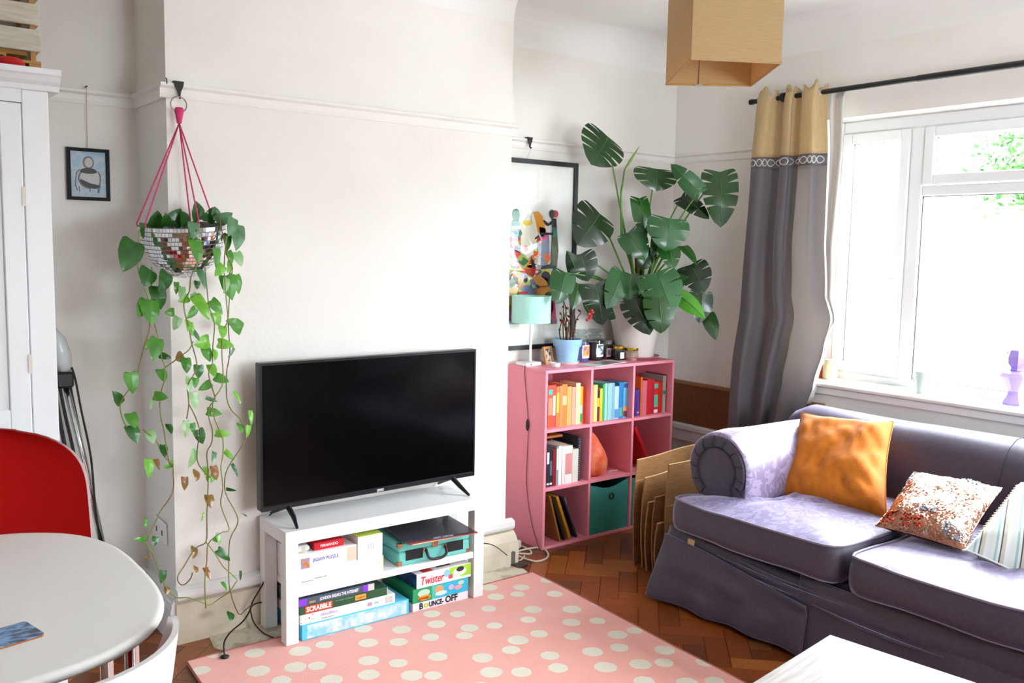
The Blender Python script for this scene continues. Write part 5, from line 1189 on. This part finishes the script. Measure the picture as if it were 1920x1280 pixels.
# back rest
rings=[]
for i in range(29):
    y=-.745-(2.80-.745)*i/28; ring=[]
    e=1 if 0<i<28 else .93
    for x,z in ((3.60,.30),(3.64,.45),(3.665,.60),(3.70,.70),(3.745,.755),(3.80,.782),(3.86,.785),(3.905,.76),(3.922,.70),(3.925,.45),(3.925,.25)):
        ring.append((3.78+(x-3.78)*e+.007*vnoise(y*5,z*7),y,.25+(z-.25)*e+.007*vnoise(y*4,x*9,1)*(1 if z>.5 else 0)))
    rings.append(ring)
bo=obj('backrest',MB().ring_loft(rings,0,True,True),vel,sf,smooth=50)
obj('back_seam',MB().tube([(3.80+.0,y,.7835+.001*0) for y in (-1.5,-1.5)]+[(3.80,-1.52,.78)],.001,4),MATS['sofa_seam'],bo) if False else None
obj('back_seam',MB().tube([(3.905,-1.78,.765),(3.86,-1.78,.790),(3.80,-1.78,.788),(3.745,-1.78,.760),(3.70,-1.78,.706),(3.664,-1.78,.61)],.0022,5),MATS['sofa_seam'],bo)
# frame under cushions, with a bare wood corner showing
obj('seat_frame',MB().box(2.90,3.90,-2.74,-.79,.06,.325,b=.01),mat('sofa_frame_cloth','#3a343e',.9),sf)
obj('wooden_rail',MB().box(2.868,2.8995,-.925,-.89,.272,.312,b=.004),mat('pale_beech','#c9a176',.6),sf)
for x in (2.95,3.85):
    for y in (-.85,-2.7): obj('foot',MB().box(x-.03,x+.03,y-.03,y+.03,0,.0595),mat('dark_wood_foot','#2c1f18',.5),sf)
# loose slipcover skirt: end panel, sagging outer front panel with a corner flare, inner front panel beyond the pleat
def end_pt(u,v):
    x=3.90-u*(3.90-2.875); c=math.exp(-((x-2.875)/.16)**2)
    return (x-.022*v*c,-.768+.020*v+.012*v*math.sin(x*21)+.035*c*v,.300+(.014+.006*math.sin(x*30)-.300)*v)
def front_pt(u,v):
    y0=-.768; t=u; y=y0-(1.485-.768)*t; c=math.exp(-((y-y0)/.11)**2)
    zt_=.300-.030*t-.055*math.sin(math.pi*t*.5)*t; 
    x=2.868-.010*math.sin(math.pi*t)-v*(.020+.030*c)+.010*v*math.sin(y*27+1)*(.4+.6*v)+.006*vnoise(y*7,v*5)+.010*math.exp(-((v-.0)/.12)**2)*(-1)*t
    y+=.055*c*v
    return (x,y,zt_+(.016+.010*vnoise(y*5,1)-zt_)*v)
def inner_pt(u,v):
    y=-1.44-(2.80-1.44)*u
    return (2.880-.012*v+.008*v*math.sin(y*19)+.005*vnoise(y*6,v*4),y,.318+(.016-.318)*v)
def waist_pt(u,v):
    y=-.775-(2.80-.775)*u; return (2.886-.014*math.sin(math.pi*v)+.006*vnoise(y*5,v*6),y,.322-.13*v-.02*math.sin(y*3))
for nm,fn,nu,nv in (('skirt_end',end_pt,70,12),('skirt_front',front_pt,70,16),('skirt_inner',inner_pt,90,12),('waistband',waist_pt,80,8)):
    o=obj(nm,MB().grid(fn,nu,nv),vel,sf,smooth=True,recalc=False); sm=o.modifiers.new('t','SOLIDIFY'); sm.thickness=.003
mb=MB(); mb.tube([Vector(front_pt(k/30,0))+Vector((-.001,0,0)) for k in range(31)],.0035,6); mb.tube([Vector(front_pt(1,k/10))+Vector((-.001,0,0)) for k in range(11)],.0028,6)
obj('skirt_hem_roll',mb,vel,sf,smooth=True)
mb=MB()
for (y0,z0,y1,z1,r) in ((-.95,.268,-1.45,.232,.006),(-1.05,.285,-1.62,.262,.005),(-1.15,.298,-1.5,.278,.004),(-1.5,.225,-2.0,.21,.005)):
    mb.tube([(2.872-.004*math.sin(math.pi*k/12)-.002,y0+(y1-y0)*k/12,z0+(z1-z0)*k/12-.010*math.sin(math.pi*k/12)) for k in range(13)],[.001+r*math.sin(math.pi*k/12) for k in range(13)],6)
obj('skirt_creases',mb,vel,sf,smooth=True)
# ------------------------------------------------------------------ loose cushions from four corner points
def pillow(label,name,cs,thick,m,wr=.010,seed=0,cat='cushion',N=34,edge=.05,edges=None,ears=.0):
    c0,c1,c2,c3=[Vector(c) for c in cs]  # bottom-left, bottom-right, top-right, top-left
    ctr=(c0+c1+c2+c3)/4; n=((c1-c0).cross(c3-c0)).normalized()
    if n.dot(CP-ctr)<0: n=-n
    t=thing(name,label,cat,tuple(ctr+Vector((0,0,min(c.z for c in cs)-ctr.z))))
    def P(u,v,s):
        # pull edges inward between corners
        a,b=2*u-1,2*v-1
        iu=edge*(1-b*b)*a*abs(a); iv=edge*(1-a*a)*b*abs(b)
        uu=u-iu/2; vv=v-iv/2
        p=c0*(1-uu)*(1-vv)+c1*uu*(1-vv)+c2*uu*vv+c3*(1-uu)*vv
        bl=(max(0,1-a**4)*max(0,1-b**4))**.62
        w=wr*(vnoise(u*5+seed,v*5,seed)+.6*vnoise(u*13+seed,v*9,seed)+1.2*(abs(vnoise(u*3+v*4+seed,v*2-u*3))-.3))*min(1,bl*2)
        return p+n*(s*thick/2*bl+w*(1 if s>0 else .6))
    mb=MB(); mb.grid(lambda u,v:P(u,v,1),N,N); mb.grid(lambda u,v:P(1-u,v,-1),N,N)
    o=obj('cover',mb,m,t,smooth=True,recalc=False)
    pts=[P(k/12,0,0) for k in range(12)]+[P(1,k/12,0) for k in range(12)]+[P(1-k/12,1,0) for k in range(12)]+[P(0,1-k/12,0) for k in range(13)]
    obj('edge_seam',MB().tube(pts,.0035,5,cap=False),m if edges is None else edges,t,smooth=True)
    return t,P,n
def onx(px,py,x): return at(px,py,0,x)
oc=mat('orange_linen','#cb730c',.8,col2='#bb6608',scale=30,bump=.25,bscale=350,sheen=.2)
pillow('plain burnt orange cushion leaning on the sofa back by the left arm','cushion',[onx(1457,928,3.29),onx(1664,974,3.33),onx(1676,790,3.66),onx(1503,773,3.56)],.16,oc,.014,3,edge=.09)
def sequins():
    m=mat('sequin_copper','#b08878',.22,metal=1); n=m.node_tree; b=n.nodes['Principled BSDF']
    tc=n.nodes.new('ShaderNodeTexCoord'); vo=n.nodes.new('ShaderNodeTexVoronoi'); vo.inputs['Scale'].default_value=190; n.links.new(tc.outputs['Object'],vo.inputs[0])
    # tilt each sequin through its own normal
    nm=n.nodes.new('ShaderNodeVectorMath'); nm.operation='SUBTRACT'; nm.inputs[1].default_value=(.5,.5,.5); n.links.new(vo.outputs['Color'],nm.inputs[0])
    sc=n.nodes.new('ShaderNodeVectorMath'); sc.operation='SCALE'; sc.inputs['Scale'].default_value=.55; n.links.new(nm.outputs[0],sc.inputs[0])
    ge=n.nodes.new('ShaderNodeNewGeometry'); ad=n.nodes.new('ShaderNodeVectorMath'); ad.operation='ADD'; n.links.new(ge.outputs['Normal'],ad.inputs[0]); n.links.new(sc.outputs[0],ad.inputs[1])
    no=n.nodes.new('ShaderNodeVectorMath'); no.operation='NORMALIZE'; n.links.new(ad.outputs[0],no.inputs[0]); n.links.new(no.outputs[0],b.inputs['Normal'])
    nz=n.nodes.new('ShaderNodeTexNoise'); nz.inputs['Scale'].default_value=11; nz.inputs['Detail'].default_value=2; n.links.new(tc.outputs['Object'],nz.inputs[0])
    cr=n.nodes.new('ShaderNodeValToRGB'); e=cr.color_ramp.elements; e[0].position=.30; e[0].color=hx('#e2e6ea'); e[1].position=.36; e[1].color=hx('#b3836e'); x=cr.color_ramp.elements.new(.62); x.color=hx('#a87560'); x=cr.color_ramp.elements.new(.70); x.color=hx('#dfe4ea')
    n.links.new(nz.outputs[0],cr.inputs[0]); n.links.new(cr.outputs[0],b.inputs['Base Color']); return m
sq_=sequins()
t,Pq,nq=pillow('small rose gold sequin cushion lying between the orange and striped cushions','cushion',[onx(1642,985,3.13),onx(1806,1031,3.13),onx(1879,915,3.52),onx(1714,885,3.54)],.10,sq_,.005,8,N=28)
mb=MB(); rr=random.Random(2)
for i in range(150):
    u=rr.uniform(.03,.50); v=rr.uniform(.03,.16)+.0; 
    if .2<u<.26 or .38<u<.41: continue
    p=Pq(u,v,1)+nq*.002; a=Vector((rr.uniform(-1,1),rr.uniform(-1,1),rr.uniform(-1,1))).normalized()*.0045; b=a.cross(nq+Vector((.3,.2,.1))).normalized()*.0045; mb.add([p-a,p-b,p+a,p+b],[(0,1,2,3)])
obj('red_sequins',mb,mat('red_orange_sequins','#d8401a',.3,metal=.3),t,recalc=False,kind='stuff')
mb=MB()
for (u0,v0,ru,rv,n_) in ((.78,.10,.05,.07,60),(.92,.10,.05,.06,60),(.72,.90,.10,.05,60),(.50,.27,.09,.03,60),(.03,.75,.04,.2,40)):
    for i in range(n_):
        u=min(.99,max(.01,u0+rr.uniform(-1,1)*ru)); v=min(.99,max(.01,v0+rr.uniform(-1,1)*rv)); p=Pq(u,v,1)+nq*.002; a=Vector((rr.uniform(-1,1),rr.uniform(-1,1),rr.uniform(-1,1))).normalized()*.0045; b=a.cross(nq+Vector((.3,.2,.1))).normalized()*.0045; mb.add([p-a,p-b,p+a,p+b],[(0,1,2,3)])
obj('pale_sequins',mb,mat('pale_matt_sequins','#c2ccd6',.5),t,recalc=False,kind='stuff')
def stripes():
    m=bpy.data.materials.new('striped_knit'); m.use_nodes=True; n=m.node_tree; b=n.nodes['Principled BSDF']; b.inputs['Roughness'].default_value=.9
    uv=n.nodes.new('ShaderNodeAttribute'); uv.attribute_name='stripe_u'
    cr=n.nodes.new('ShaderNodeValToRGB'); cr.color_ramp.interpolation='CONSTANT'; e=cr.color_ramp.elements; seq=[(0,'#dfe3dc'),(.30,'#9fc4c4'),(.42,'#e2e4dc'),(.55,'#4a5560'),(.62,'#c8c2b0'),(.80,'#e4e8e4')]
    e[0].position=0; e[0].color=hx(seq[0][1]); e[1].position=seq[1][0]; e[1].color=hx(seq[1][1])
    for p,c in seq[2:]: x=e.new(p); x.color=hx(c)
    mm=n.nodes.new('ShaderNodeMath'); mm.operation='FRACT'; n.links.new(uv.outputs['Fac'],mm.inputs[0]); n.links.new(mm.outputs[0],cr.inputs[0]); n.links.new(cr.outputs[0],b.inputs['Base Color']); return m
t,P_,n_=pillow('knitted cushion with pale, blue and dark stripes at the right edge','cushion',[onx(1812,1030,3.12),onx(1985,1115,3.15),onx(2060,905,3.62),onx(1915,905,3.55)],.15,stripes(),.008,5,N=28,edge=.03)
cv=[c for c in t.children if c.name.startswith('cover')][0]; at_=cv.data.attributes.new('stripe_u','FLOAT','POINT'); N=28
vals=[]
for k in range(2):
    for j in range(N+1):
        for i in range(N+1): vals.append((i/N*4.5+j/N*2.2) if k==0 else i/N*5)
at_.data.foreach_set('value',vals)
mb=MB()
for k in range(26):
    p=P_(.0,k/26,0); mb.tube([p,p+Vector((-.004,.012,-.006))],.004,5)
obj('knotted_edge',mb,mat('cream_yarn','#dcd8c6',.9),t,smooth=True)
# ================================================================== coffee table
cf=thing('coffee_table','white wood-grain coffee table corner in the bottom right foreground','coffee table',(2.6,-2.6,0))
ash=mat('white_ash','#a79d97',.5,col2='#8f857e',scale=6,stretch=(1,14,1),bump=.08,bscale=30,lo=.4,hi=.65)
C0,C1,C2=at(1556,1189,2,.42),at(1395,1289,2,.42),at(1790,1285,2,.42)
ea=(C1-C0).normalized(); eb=(C2-C0).normalized(); eb=(eb-ea*eb.dot(ea)).normalized()
ang=math.atan2(ea.y,ea.x)
cf.location=(C0.x,C0.y,0); cf.rotation_euler=(0,0,ang)
sgn=1 if (Matrix.Rotation(ang,3,'Z')@Vector((0,1,0))).dot(eb)>0 else -1
def cbx(nm,x0,x1,y0,y1,z0,z1): return obj(nm,MB().box(x0,x1,min(sgn*y0,sgn*y1),max(sgn*y0,sgn*y1),z0,z1,b=.002),ash,cf,world=False)
cbx('table_top',0,.55,0,.90,.37,.42); [cbx('leg',a,a+.05,b_,b_+.05,.012,.3698) for a in (0,.5) for b_ in (0,.85)]
# ================================================================== pendant lampshade
pl=thing('pendant_lampshade','square beige slubbed fabric ceiling lampshade hanging at upper right','lampshade',(2.614,-1.187,2.15))
Q=[Vector(p) for p in ((2.624,-.907),(2.885,-1.106),(2.611,-1.445),(2.338,-1.289))]
shm=mat('slub_fabric','#d2b98c',.85,col2='#c6aa7a',scale=22,stretch=(1,1,14),bump=.35,bscale=40,lo=.3,hi=.7)
translucent(shm,.35,'#e0a85c')
cQ=sum(Q,Vector((0,0)))/4; H0,H1=2.15,2.50
for k in range(4):
    a,b=Q[k],Q[(k+1)%4]; ai,bi=cQ+(a-cQ)*.994,cQ+(b-cQ)*.994
    vs=[]
    for z in (H0,H1): vs+=[(a.x,a.y,z),(b.x,b.y,z),(bi.x,bi.y,z),(ai.x,ai.y,z)]
    obj('fabric_panel',MB().add(vs,[(0,1,2,3),(4,7,6,5),(0,4,5,1),(2,6,7,3),(0,3,7,4),(1,5,6,2)]),shm,pl)
for z in (H0+.004,H1-.004):
    q=[cQ+(p-cQ)*.992 for p in Q]; obj('wire_ring',MB().tube([(p.x,p.y,z) for p in q+[q[0]]],.004,6),mat('shade_wire','#b58a4c',.5),pl)
sA=Q[0].lerp(Q[1],.38); sA=cQ+(sA-cQ)*.985; obj('inner_seam',MB().tube([(sA.x,sA.y,H0+.006),(sA.x,sA.y,H1-.006)],.0018,4),mat('seam_brown','#7a5426',.8),pl)
obj('fixing',MB().tube([(sA.x-.012,sA.y+.008,H0+.002),(sA.x+.012,sA.y-.008,H0+.002)],.004,6),mat('eyelet_steel','#b9b9b4',.3),pl)
obj('spider',MB().tube([(*(Q[0].lerp(Q[1],.5)),H1-.006),(*(Q[2].lerp(Q[3],.5)),H1-.006)],.003,6).tube([(*(Q[1].lerp(Q[2],.5)),H1-.006),(*(Q[3].lerp(Q[0],.5)),H1-.006)],.003,6),white,pl)
obj('flex',MB().tube([(cQ.x,cQ.y,H1-.02),(cQ.x,cQ.y,ZC)],.0035,6),white,pl); obj('bulb_holder',MB().tube([(cQ.x,cQ.y,H1-.07),(cQ.x,cQ.y,H1-.01)],.02,12),white,pl)
obj('bulb',MB().lathe([(0,0),(.02,.01),(.032,.035),(.028,.07),(.014,.10)],14,(cQ.x,cQ.y,H1-.17)),mat('bulb_glass','#f0efe8',.2),pl,smooth=True)
obj('ceiling_rose',MB().lathe([(0,-.025),(.03,-.022),(.045,-.003),(.045,0)],20,(cQ.x,cQ.y,ZC)),white,pl,smooth=40)
# ================================================================== hanging disco planter with trailing plant
hkx=at(336,165,1,-.03).x
rail_hook(hkx,0.0,'dark picture rail hook holding the pink macrame hanger',1.05)
# bent screw hook on the chimney corner
q=thing('screw_hook','tiny dark screw hook on the picture rail at the chimney corner','hook',tuple(at(311,153,1,-.012))); p=at(311,155,1,-.014)
obj('hook_wire',MB().tube([p+Vector((0,.014,-.012)),p+Vector((0,-.004,-.010)),p+Vector((0,-.012,.0)),p+Vector((0,-.010,.012)),p+Vector((0,-.002,.016))],.0022,6),mat('blue_steel','#3c4668',.3,metal=.8),q,smooth=True)
pink=mat('pink_cord','#e0437f',.75,col2='#d03870',scale=200,bump=.3)
mh=thing('macrame_hanger','bright pink cord plant hanger with metal ring hanging from the picture rail','plant hanger',(hkx,-.045,1.95))
rc0=at(335,196,1,-.045)
obj('ring',MB().torus(tuple(rc0),.028,.0022,1,26,6),mat('ring_steel','#8f7f7c',.25,metal=1),mh,smooth=True)
kt=at(336,207,1,-.048); kb_=at(336,231,1,-.052)
obj('knot_wrap',MB().tube([kt+Vector((0,0,.010)),kt,kt.lerp(kb_,.5),kb_],[.013,.017,.012,.008],10),pink,mh,smooth=True)
BC=Vector((1.013,-.175,1.578)); BR=.143
for px,py,a in ((270,425,200),(285,423,165),(352,418,275),(378,395,60),(392,400,20)):
    e=BC+Vector((BR*1.01*math.cos(math.radians(a)),BR*1.01*math.sin(math.radians(a)),0))
    e2=BC+Vector((BR*.9*math.cos(math.radians(a)),BR*.9*math.sin(math.radians(a)),-BR*.5))
    obj('cord',MB().tube([kb_,kb_.lerp(e,.5),e,e2],.0026,6),pink,mh,smooth=True)
dp=thing('mirror_ball_planter','half disco ball mirror planter hanging on pink cords','planter',tuple(BC-Vector((0,0,BR*.98))))
HB=.197
mir=mat('mirror_tile','#e8ebee',.06,metal=1); grout=mat('planter_shell','#8d8f92',.5,metal=.4)
prof=[(BR*math.sin(t),-HB*.93*math.cos(t)) for t in [math.pi/2*k/14 for k in range(15)]]
tilt=Matrix.Translation(BC)@Matrix.Rotation(math.radians(5),4,'X')@Matrix.Rotation(math.radians(-4),4,'Y')
obj('shell',MB().lathe(prof+[(BR*.975,0),(BR*.96,-.01)]+[(r*.955,z*.95) for r,z in prof[::-1]],48,(0,0,0),0,tilt),grout,dp,smooth=60)
mb=MB(); rings_=19; rr=random.Random(4)
for i in range(rings_):
    t0=math.pi/2*(i+.12)/rings_; t1=math.pi/2*(i+.92)/rings_
    r_m=BR*math.sin((t0+t1)/2); nn=max(5,int(2*math.pi*r_m/.0118))
    for j in range(nn):
        a0=2*math.pi*(j+.05)/nn; a1=2*math.pi*(j+.95)/nn
        def pp(t,a,k=1.012): return Vector((BR*math.sin(t)*math.cos(a)*k,BR*math.sin(t)*math.sin(a)*k,-HB*.93*math.cos(t)*k))
        q=[pp(t0,a0),pp(t0,a1),pp(t1,a1),pp(t1,a0)]; c=sum(q,Vector())/4; nrm=(q[1]-q[0]).cross(q[3]-q[0]).normalized()
        j1,j2=rr.uniform(-.06,.06),rr.uniform(-.06,.06); e1=(q[1]-q[0]).normalized(); e2=(q[3]-q[0]).normalized()
        q=[tilt@(p+nrm*((p-c).dot(e1)*j1+(p-c).dot(e2)*j2)) for p in q]; mb.add(q,[(3,2,1,0)])
obj('mirror_tiles',mb,mir,dp,recalc=False,kind='stuff')
obj('soil',MB().lathe([(0,-.025),(BR*.93,-.03)],24,(0,0,0),0,tilt),mat('potting_soil','#4a2a20',.95),dp)
vp=thing('trailing_plant','heart leaf philodendron with long vines trailing from the mirror planter','plant',tuple(BC))
lm=[mat('heart_leaf_%s'%n,c,.35,col2=c2,scale=25,coat=.2,sub=0) for n,c,c2 in (('dark','#2a5c20','#35702a'),('mid','#4a8c2c','#5c9e3c'),('bright','#6db32e','#86c84a'),('pale','#8cba78','#a4cc94'),('brown','#7a6a26','#9a5a2a'),('grey','#4c7c50','#6a9a70'))]
for m in lm:   # thin leaves let daylight through
    n=m.node_tree; b=n.nodes['Principled BSDF']; o_=[x for x in n.nodes if x.type=='OUTPUT_MATERIAL'][0]
    tl=n.nodes.new('ShaderNodeBsdfTranslucent'); mx=n.nodes.new('ShaderNodeMixShader'); mx.inputs[0].default_value=.3
    src=b.inputs['Base Color'].links[0].from_socket; n.links.new(src,tl.inputs[0]); n.links.new(b.outputs[0],mx.inputs[1]); n.links.new(tl.outputs[0],mx.inputs[2]); n.links.new(mx.outputs[0],o_.inputs[0])
vm=mat('vine_green','#7a9a3c',.5,col2='#8a6a34',scale=9); vmr=mat('vine_brown','#6a5230',.5,col2='#7a8a3a',scale=9)
VINES=[
 (-.24,[(262,425),(258,470),(259,505),(268,535),(277,560),(276,590),(281,612),(270,650),(262,680),(256,708),(240,732),(228,750),(225,765),(231,788),(238,800)]),
 (-.20,[(268,805),(292,825),(300,843),(309,857),(323,870),(325,890),(325,918),(314,940),(300,959),(290,982),(280,1004),(274,1016),(288,1040),(298,1069),(307,1094),(318,1110),(334,1120),(352,1120),(377,1128),(393,1134),(413,1121),(431,1108),(445,1087)]),
 (-.22,[(284,500),(284,540),(284,575),(289,605),(298,640),(303,670),(309,689),(308,712),(303,731),(300,750),(301,778),(308,811),(311,834),(316,860),(320,872)]),
 (-.34,[(368,430),(369,470),(370,495),(358,518),(355,546),(345,565),(347,589),(354,612),(359,642),(369,680),(364,701),(352,722),(354,757),(350,785)]),
 (-.30,[(354,757),(362,772),(369,788),(375,811),(371,834),(370,863),(380,881),(395,895)]),
 (-.27,[(384,500),(388,542),(392,575),(402,607),(399,647),(398,682),(391,701),(399,731),(403,748),(392,764),(392,785),(398,805),(397,830),(388,848),(390,880),(390,914),(388,960),(388,987),(386,1016),(366,1028),(345,1061),(333,1081),(336,1093),(345,1096),(357,1085),(361,1073)]),
 (-.25,[(386,1016),(402,1036),(418,1061),(430,1072),(443,1085)]),
 (-.29,[(425,440),(420,500),(424,560),(427,600),(418,623),(416,666),(418,694),(416,724),(399,752),(402,783),(411,806),(418,825),(418,853),(414,877),(418,914),(414,947),(430,991),(418,997),(406,1004),(390,1020),(388,1050),(384,1090),(386,1140)]),
 (-.21,[(436,500),(430,560),(428,610),(431,656),(428,680),(425,698),(425,745),(434,769),(451,787),(461,816),(455,834),(439,858),(424,885),(422,922),(443,963),(445,983),(431,1012),(429,1061),(431,1105),(447,1150),(460,1143),(471,1134)]),
 (-.30,[(412,405),(415,430),(421,452),(427,483),(435,497),(429,516)]),
 (-.20,[(309,689),(322,680),(338,668),(355,655),(362,640)]),
]
for y,pts in VINES:
    P=[at(px,py,1,y+.012*math.sin(i*1.7)) for i,(px,py) in enumerate(pts)]
    obj('vine',MB().tube(smooth_path(P,3),.0021,5),vm if (len(pts)%2) else vmr,vp,smooth=True)
# leaf list: px, py (centre), length px, tip direction (deg from straight down, + to the right), tone, width factor, y
LV=[(243,479,62,-20,0,.85,-.24),(276,520,34,-20,0,1.1,-.24),(309,528,38,-20,0,.9,-.25),(299,557,46,12,0,.9,-.22),(283,583,48,8,1,1.05,-.26),(268,578,34,-30,1,.9,-.25),
(294,413,36,170,0,1.1,-.10),(331,407,36,150,0,1.1,-.10),(347,409,28,200,0,1,-.12),(372,395,38,-170,0,1,-.16),(395,403,30,160,0,1,-.17),(421,409,36,120,5,.9,-.22),(405,400,26,190,0,1,-.2),(312,412,26,180,0,1,-.14),(271,430,28,-150,0,1,-.2),
(364,432,32,0,5,.9,-.345),(370,470,46,12,1,.75,-.355),(435,425,36,-15,5,.8,-.30),(447,444,50,-5,5,.75,-.27),(449,485,30,20,3,1.0,-.25),(427,454,34,0,0,.6,-.26),(407,483,38,0,1,.55,-.35),(432,481,26,20,1,.7,-.28),
(412,507,26,-40,2,.8,-.31),(431,538,50,15,1,.85,-.25),(446,532,38,10,1,.7,-.23),(424,535,30,-10,3,.6,-.27),(380,522,38,18,5,.45,-.31),(370,534,16,0,0,1,-.30),(331,540,24,0,1,.55,-.28),(341,550,28,-5,3,.6,-.27),(345,561,22,-70,2,.9,-.27),
(319,585,18,-90,1,.9,-.24),(360,587,26,-40,1,.7,-.33),(331,606,26,-20,3,.85,-.25),(380,575,54,32,2,.6,-.28),(372,562,34,40,3,.5,-.27),(407,575,36,40,1,.8,-.26),(407,598,28,20,2,.9,-.27),(442,608,32,-125,1,.8,-.22),(354,610,20,0,2,.7,-.335),
(359,617,26,10,2,.6,-.335),(368,628,26,35,5,.5,-.32),(380,642,30,-75,2,.8,-.29),(292,654,44,-12,1,.75,-.23),(278,647,20,-20,1,.7,-.25),(310,668,24,75,0,.7,-.21),(338,670,16,-60,4,1,-.22),(350,684,30,5,1,.9,-.23),(373,696,26,0,0,1,-.33),(390,664,30,20,1,.9,-.27),(404,665,20,0,2,.7,-.26),
(423,645,32,80,2,.8,-.28),(418,622,24,0,2,.8,-.29),(434,661,22,-30,5,.35,-.21),(434,608,24,40,3,.5,-.22),(399,694,26,20,2,.8,-.27),(416,710,30,70,1,.8,-.28),(248,717,42,8,1,.85,-.25),(221,745,28,-145,0,.6,-.25),(305,703,26,20,1,.9,-.22),(301,743,28,80,1,.8,-.22),(283,757,20,0,3,.35,-.22),
(355,720,28,0,3,.7,-.33),(366,717,20,0,1,.9,-.31),(385,724,28,-60,1,.7,-.27),(365,750,34,15,3,.75,-.32),(397,749,24,70,5,.4,-.27),(402,773,30,80,1,.7,-.27),(446,745,28,30,2,.35,-.20),(471,783,30,5,2,.45,-.19),(465,809,26,-10,2,.6,-.20),(452,802,18,20,1,.8,-.21),
(249,787,30,20,1,.9,-.25),(252,813,38,22,0,.9,-.25),(284,818,28,20,3,.9,-.20),(319,803,20,20,0,.7,-.21),(349,804,32,0,3,.55,-.33),(362,802,20,10,1,.8,-.30),(376,818,30,20,0,.85,-.30),(418,813,30,85,2,.6,-.28),(308,844,24,10,0,.7,-.21),(280,877,36,0,2,.7,-.22),(296,870,22,20,4,.6,-.21),(317,872,20,-60,1,.6,-.20),
(362,860,38,-20,3,.6,-.30),(401,857,22,-10,5,.5,-.27),(430,853,26,45,2,.5,-.20),(441,881,28,25,0,.35,-.20),(369,891,20,0,4,.9,-.29),(388,888,28,10,2,.6,-.26),(404,886,28,15,4,.8,-.27),(347,906,26,0,4,.8,-.25),(394,939,26,10,4,.9,-.26),(433,918,20,80,0,.35,-.21),(400,893,24,-20,2,.7,-.27),
(274,981,20,0,1,.5,-.20),(264,1011,22,-90,1,.4,-.20),(291,1014,18,-10,0,.9,-.20),(274,1046,16,-60,4,.4,-.20),(305,1081,26,-10,0,.8,-.20),(313,1107,16,-10,4,.9,-.20),(410,1010,24,10,3,.45,-.25),(420,1040,34,50,0,.55,-.24),(364,1036,22,-10,4,.9,-.25),(368,1067,12,0,4,1,-.25),(390,1075,28,25,4,.5,-.24),(451,1079,20,0,0,.35,-.20),(422,1099,22,30,1,.4,-.24),(433,1155,16,0,0,1,-.20),(380,969,18,-15,2,.25,-.26),(459,965,12,60,0,.4,-.20),(285,600,18,40,2,.8,-.25),(408,1012,16,60,2,.8,-.25),(430,500,22,-10,2,.5,-.29)]
for i,(px,py,L,an,tone,wf,y) in enumerate(LV):
    a=math.radians(an); dx,dy=math.sin(a),math.cos(a)
    y2=y+.02*(hsh(i,2)-.5)
    b_=at(px-dx*L*.42,py-dy*L*.42,1,y2+.008); t_=at(px+dx*L*.52,py+dy*L*.52,1,y2-.012+.03*(hsh(i,5)-.5))
    Lm=(t_-b_).length; nn=Vector((.35*(hsh(i,7)-.5)+.25,-1,.35*(hsh(i,9)-.3)))
    mb,rib,n=split_leaf(b_,t_,Lm*.92*wf,nn,i,0,.10,.10,3,3,wave=.02)
    obj('leaf',mb,lm[tone],vp,smooth=True,recalc=False)
# ================================================================== cables and adaptor at the right foot of the chimney
wc_=mat('cable_white','#dcd3c4',.5); fz=.006
ex=thing('extension_lead','off-white extension cable looped on the parquet beside the chimney','cable',tuple(at(975,1035,2,0)))
g=lambda px,py,z=fz:at(px,py,2,z)
obj('cord',MB().tube(smooth_path([g(958,1017,.02),g(972,1021),g(992,1030),g(996,1037),g(985,1038),g(968,1036,.012),g(975,1032,.013),g(992,1028,.013),g(1010,1026),g(1022,1030),g(1028,1040),g(1022,1048),g(1005,1052),g(988,1048),g(972,1042),g(965,1040)],4),.0048,8),wc_,ex,smooth=True)
obj('cord',MB().tube(smooth_path([g(936,1060),g(945,1062),g(955,1061),g(957,1052,.01),g(957,1046,.02)],4),.0045,8),wc_,ex,smooth=True)
obj('cord',MB().tube(smooth_path([g(965,1055),g(975,1050),g(982,1045),g(983,1041)],4),.004,8),wc_,ex,smooth=True)
p=g(964,1029,0); obj('plug_block',MB().box(-.035,.035,-.025,.025,.001,.042,b=.006,M=Matrix.Translation(p)@Matrix.Rotation(.4,4,'Z')),white,ex)
ad=thing('plug_adaptor','grey plug adaptor with dark cable beside the chimney corner','adaptor',tuple(g(958,1058,0))); p=g(959,1058,0)
obj('adaptor_body',MB().box(-.022,.022,-.02,.02,.001,.075,b=.006,M=Matrix.Translation(p)@Matrix.Rotation(.3,4,'Z')),mat('grey_plastic','#6e675e',.5),ad)
obj('adaptor_base',MB().box(-.035,.035,-.028,.028,.0,.012,b=.003,M=Matrix.Translation(p+Vector((.02,-.035,0)))@Matrix.Rotation(.2,4,'Z')),mat('dark_plastic','#3c3733',.5),ad)
obj('thin_wire',MB().tube(smooth_path([at(905,1018,1,-.06),at(920,1020,1,-.07),at(935,1028,1,-.08),at(951,1041,1,-.09)],4),.0024,6),MATS['cable_black'],ad,smooth=True)
hb=thing('white_ball','round white plug-in unit low against the chimney plinth','plug',tuple(g(940,1050,0))); p=g(938,1052,0)
obj('unit_body',MB().lathe([(0,0),(.03,.002),(.045,.02),(.045,.04),(.03,.062),(0,.066)],18,tuple(p+Vector((-.01,.0,.001)))),white,hb,smooth=True)
q=g(990,1014,.0); pb=thing('black_plug','black plug on the floor by the foot of the pink bookcase','plug',tuple(q)); obj('plug_body',MB().box(-.018,.018,-.02,.02,.0005,.03,b=.006,M=Matrix.Translation(q+Vector((-.01,.0,0)))),blkp,pb); obj('plug_wire',MB().tube(smooth_path([q+Vector((-.02,.02,.01)),q+Vector((-.06,.05,.006)),q+Vector((-.12,.07,.006))],4),.003,6),blkp,pb,smooth=True)
